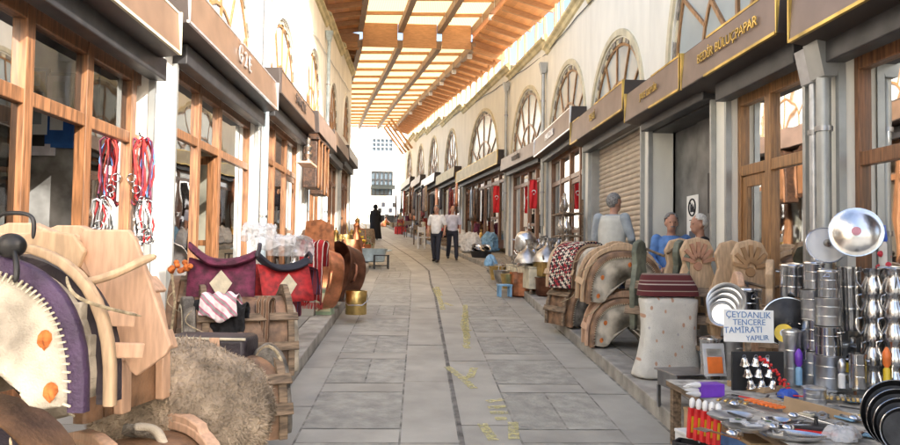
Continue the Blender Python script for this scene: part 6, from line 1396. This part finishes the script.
# goods along the sunny side beyond the pans
for i in range(26):
    Y = 11.8 + i * .6; x = XL + rr.uniform(.25, 1.2); z = gz(Y) + WALK; k = rr.choice(['ware', 'ware', 'sack', 'crate', 'ware', 'basket'])
    if k == 'sack': m = rr.choice(['cream', 'tan', 'rugb', 'rugr']); o_ = sack('%s bulging sack beyond the copper pans on the sunny pavement' % names_[m], (x, Y, z), m, rr.uniform(.7, 1.1), i + 60); o_['group'] = o_['label']
    elif k == 'crate': lb = 'slatted crate on the sunny pavement beyond the copper pans'; crate(lb, (x, Y, z), rr.uniform(-.4, .4), group=lb)
    elif k == 'basket': lathe_thing('basket', 'woven basket on the sunny pavement beyond the copper pans', 'basket', [(.15, 0), (.22, .25), (.23, .27)], M['rope'], (x, Y, z), group='woven baskets beyond the copper pans')
    else: w_ = rr.choice(['bucket', 'dome', 'ewer', 'jug', 'tray']); m = rr.choice(['brass', 'tin', 'copper', 'steel']); lb = '%s %s on the sunny pavement beyond the copper pans' % (met[m], w_); put_ware(w_, m, (x, Y, z), lb, rr.random(), rr.uniform(1.2, 2.2), group=lb)
# stall in the square: white parasol tables and motorbikes seen as pale clutter
for i in range(7):
    p = at(374 + i * 4.5, 214, 57 + (i % 3)); o_ = thing('market_table', 'small market table with pale goods in the sunlit square', 'table', (p.x, p.y, gz(57)), .2 * i, group='market tables in the square')
    b = MB(); b.box(-.5, .5, -.35, .35, .72, .76); b.build('tabletop', M[('whitec', 'rugr', 'whitec', 'blackc', 'cream', 'lblue', 'whitec')[i]], o_, smooth=0)
    for a in (-.45, .45): b = MB(); b.box(a - .03, a + .03, -.3, .3, 0, .72); b.build('leg', M['dark'], o_, smooth=0)
for i in range(8):
    p = at(376 + i * 3.6, 208, 60); o_ = thing('market_board', 'dark lettered board on a stand in the sunlit square', 'board', (p.x, 60 + .3 * (i % 2), gz(57) + .1), rr.uniform(-.3, .3), group='boards standing in the square')
    b = MB(); b.box(-.16, .16, -.02, .02, .5 + .5 * (i % 3), .9 + .5 * (i % 3)); b.build('panel', M['blackc' if i % 2 else 'navy'], o_, smooth=0); b = MB(); b.box(-.02, .02, -.03, .01, 0, .5 + .5 * (i % 3)); b.build('post', M['dark'], o_, smooth=0)
# notice on the steel panels
o_ = thing('notice', 'white paper notice with a round crossed pictogram on the grey steel panel', 'notice', (XR(9) + .29, 9.03, gz(8.7) + WALK + 1.18), -pi / 2)
b = MB(); b.box(-.19, .19, 0, .006, 0, .62); b.build('sheet', M['paper'], o_, smooth=0)
b = MB(); b.tube([(.11 * cos(a), -.004, .46 + .11 * sin(a)) for a in [2 * pi * k / 28 for k in range(28)]], .011, 6, closed=True); b.beam((-.08, -.004, .54), (.08, -.004, .38), .016, .006, up=(0, 1, 0)); b.build('ring_mark', M['blackc'], o_)
b = MB(); b.prism([(-.07, .40), (-.07, .50), (-.03, .46), (0, .52), (.03, .46), (.06, .50), (.07, .40)], -.003, -.001); b.build('pictogram', M['navy'], o_, smooth=0)
b = MB(); b.box(-.1, .1, -.002, -.0005, .29, .30); b.build('small_line', M['navy'], o_, smooth=0)
b = MB(); b.prism([(-.03, .19), (.03, .19), (.04, .23), (0, .25), (-.04, .23)], -.003, -.001); b.build('small_mark', M['navy'], o_, smooth=0)
b = MB(); b.box(-.1, .1, -.003, -.001, .05, .15); b.build('dark_panel', mat('print_grey', (.12, .13, .16), .7), o_, smooth=0)
# inside the windows: wooden handles, shelves and dim goods
for i in range(4):
    o_ = thing('wooden_pole', 'pale wooden handle leaning inside the wide window', 'pole', (3.62 + .03 * i, 6.35 + .05 * i, gz(6) + .2), 0, group='wooden handles leaning in the window', rx=R(-8 - 2 * i), ry=R(3)); b = MB(); b.tube([(0, 0, 0), (0, 0, 1.95)], .022, 8); b.build('shaft', M['rope'], o_)
def interior_shelf(label, x, y, rz, z, cols_n, seed, L=1.5):
    r_ = random.Random(seed); o = thing('shop_shelf', label, 'shelf', (x, y, z), rz)
    for k in range(4): b = MB(); b.box(-L / 2, L / 2, 0, .3, .5 * k + .3, .5 * k + .325); b.build('board', M['oldwood'], o, smooth=0)
    for s_ in (-1, 1): b = MB(); b.box(s_ * L / 2 - .02, s_ * L / 2 + .02, 0, .3, 0, 1.95); b.build('upright', M['oldwood'], o, smooth=0)
    for k in range(4):
        u = -L / 2 + .1
        while u < L / 2 - .1:
            w_ = r_.uniform(.1, .2); m = r_.choice(cols_n); q = Mx.Rotation(rz, 3, 'Z') @ V((u + w_ / 2, .14, .5 * k + .327)); lb = label.split(' shelf')[0] + ' box'
            box_thing('goods_box', '%s cardboard goods box on the %s' % (names2[m], label), 'box', (x + q.x, y + q.y, z + q.z), rz, w_ * .9, .2, r_.uniform(.12, .38), M[m], group='%s boxes, %s' % (names2[m], label)); u += w_ + .03
names2 = {'card': 'brown', 'whitec': 'white', 'rugr': 'red', 'lblue': 'blue', 'cream': 'cream', 'tin': 'silver', 'brass': 'gold', 'copper': 'copper', 'burg': 'burgundy'}
interior_shelf('dim shelf inside the pine door shop', 4.6, 6.6, -pi / 2, gz(6.5) + .13, ['card', 'whitec', 'rugr', 'lblue', 'cream'], 3)
interior_shelf('dim shelf inside the lantern shop', 4.5, 3.9, -pi / 2, gz(4) + .13, ['tin', 'brass', 'copper', 'whitec'], 4, 2.2)
interior_shelf('dim shelf inside the shop with ochre fascia', -3.9, 10.2, pi / 2, gz(10) + .13, ['card', 'burg', 'cream', 'whitec'], 5, 2.0)
interior_shelf('dim shelf inside the arched shop beside the shutter', 4.6, 15.6, -pi / 2, gz(15.6) + .13, ['tin', 'copper', 'brass', 'whitec'], 6, 2.4)
interior_shelf('dim shelf inside the shop of the nearer flag', 4.3, 19.8, -pi / 2, gz(20) + .13, ['rugr', 'card', 'brass'], 7, 2.4)
# ------------------------------------------------------------------ light
w = bpy.data.worlds.new('World'); sc.world = w; w.use_nodes = True; nt = w.node_tree
bg = nt.nodes['Background']; sky = nt.nodes.new('ShaderNodeTexSky'); sky.sky_type = 'NISHITA'; sky.sun_disc = False
ELEV, AZ = 30, 136       # azimuth clockwise from the street's direction
sky.sun_elevation = R(ELEV); sky.sun_rotation = R(AZ); sky.dust_density = 3.5; sky.ozone_density = .6; sky.air_density = .9
nt.links.new(sky.outputs[0], bg.inputs[0]); bg.inputs[1].default_value = .15
sd = bpy.data.lights.new('sun', 'SUN'); sd.energy = 3.5; sd.angle = R(.5); sd.color = (1, .95, .86)
so = bpy.data.objects.new('sun', sd); col.objects.link(so)
dv = V((sin(R(AZ)) * cos(R(ELEV)), cos(R(AZ)) * cos(R(ELEV)), sin(R(ELEV))))
so.rotation_euler = dv.to_track_quat('Z', 'Y').to_euler(); so.location = (10, -10, 20)
sc.view_settings.view_transform = 'Standard'; sc.view_settings.look = 'None'; sc.view_settings.gamma = 1; sc.view_settings.use_curve_mapping = False
sc.view_settings.exposure = 1.85
sc.render.engine = 'CYCLES'; sc.cycles.max_bounces = 10; sc.cycles.diffuse_bounces = 5; sc.cycles.transparent_max_bounces = 12; sc.cycles.use_denoising = True
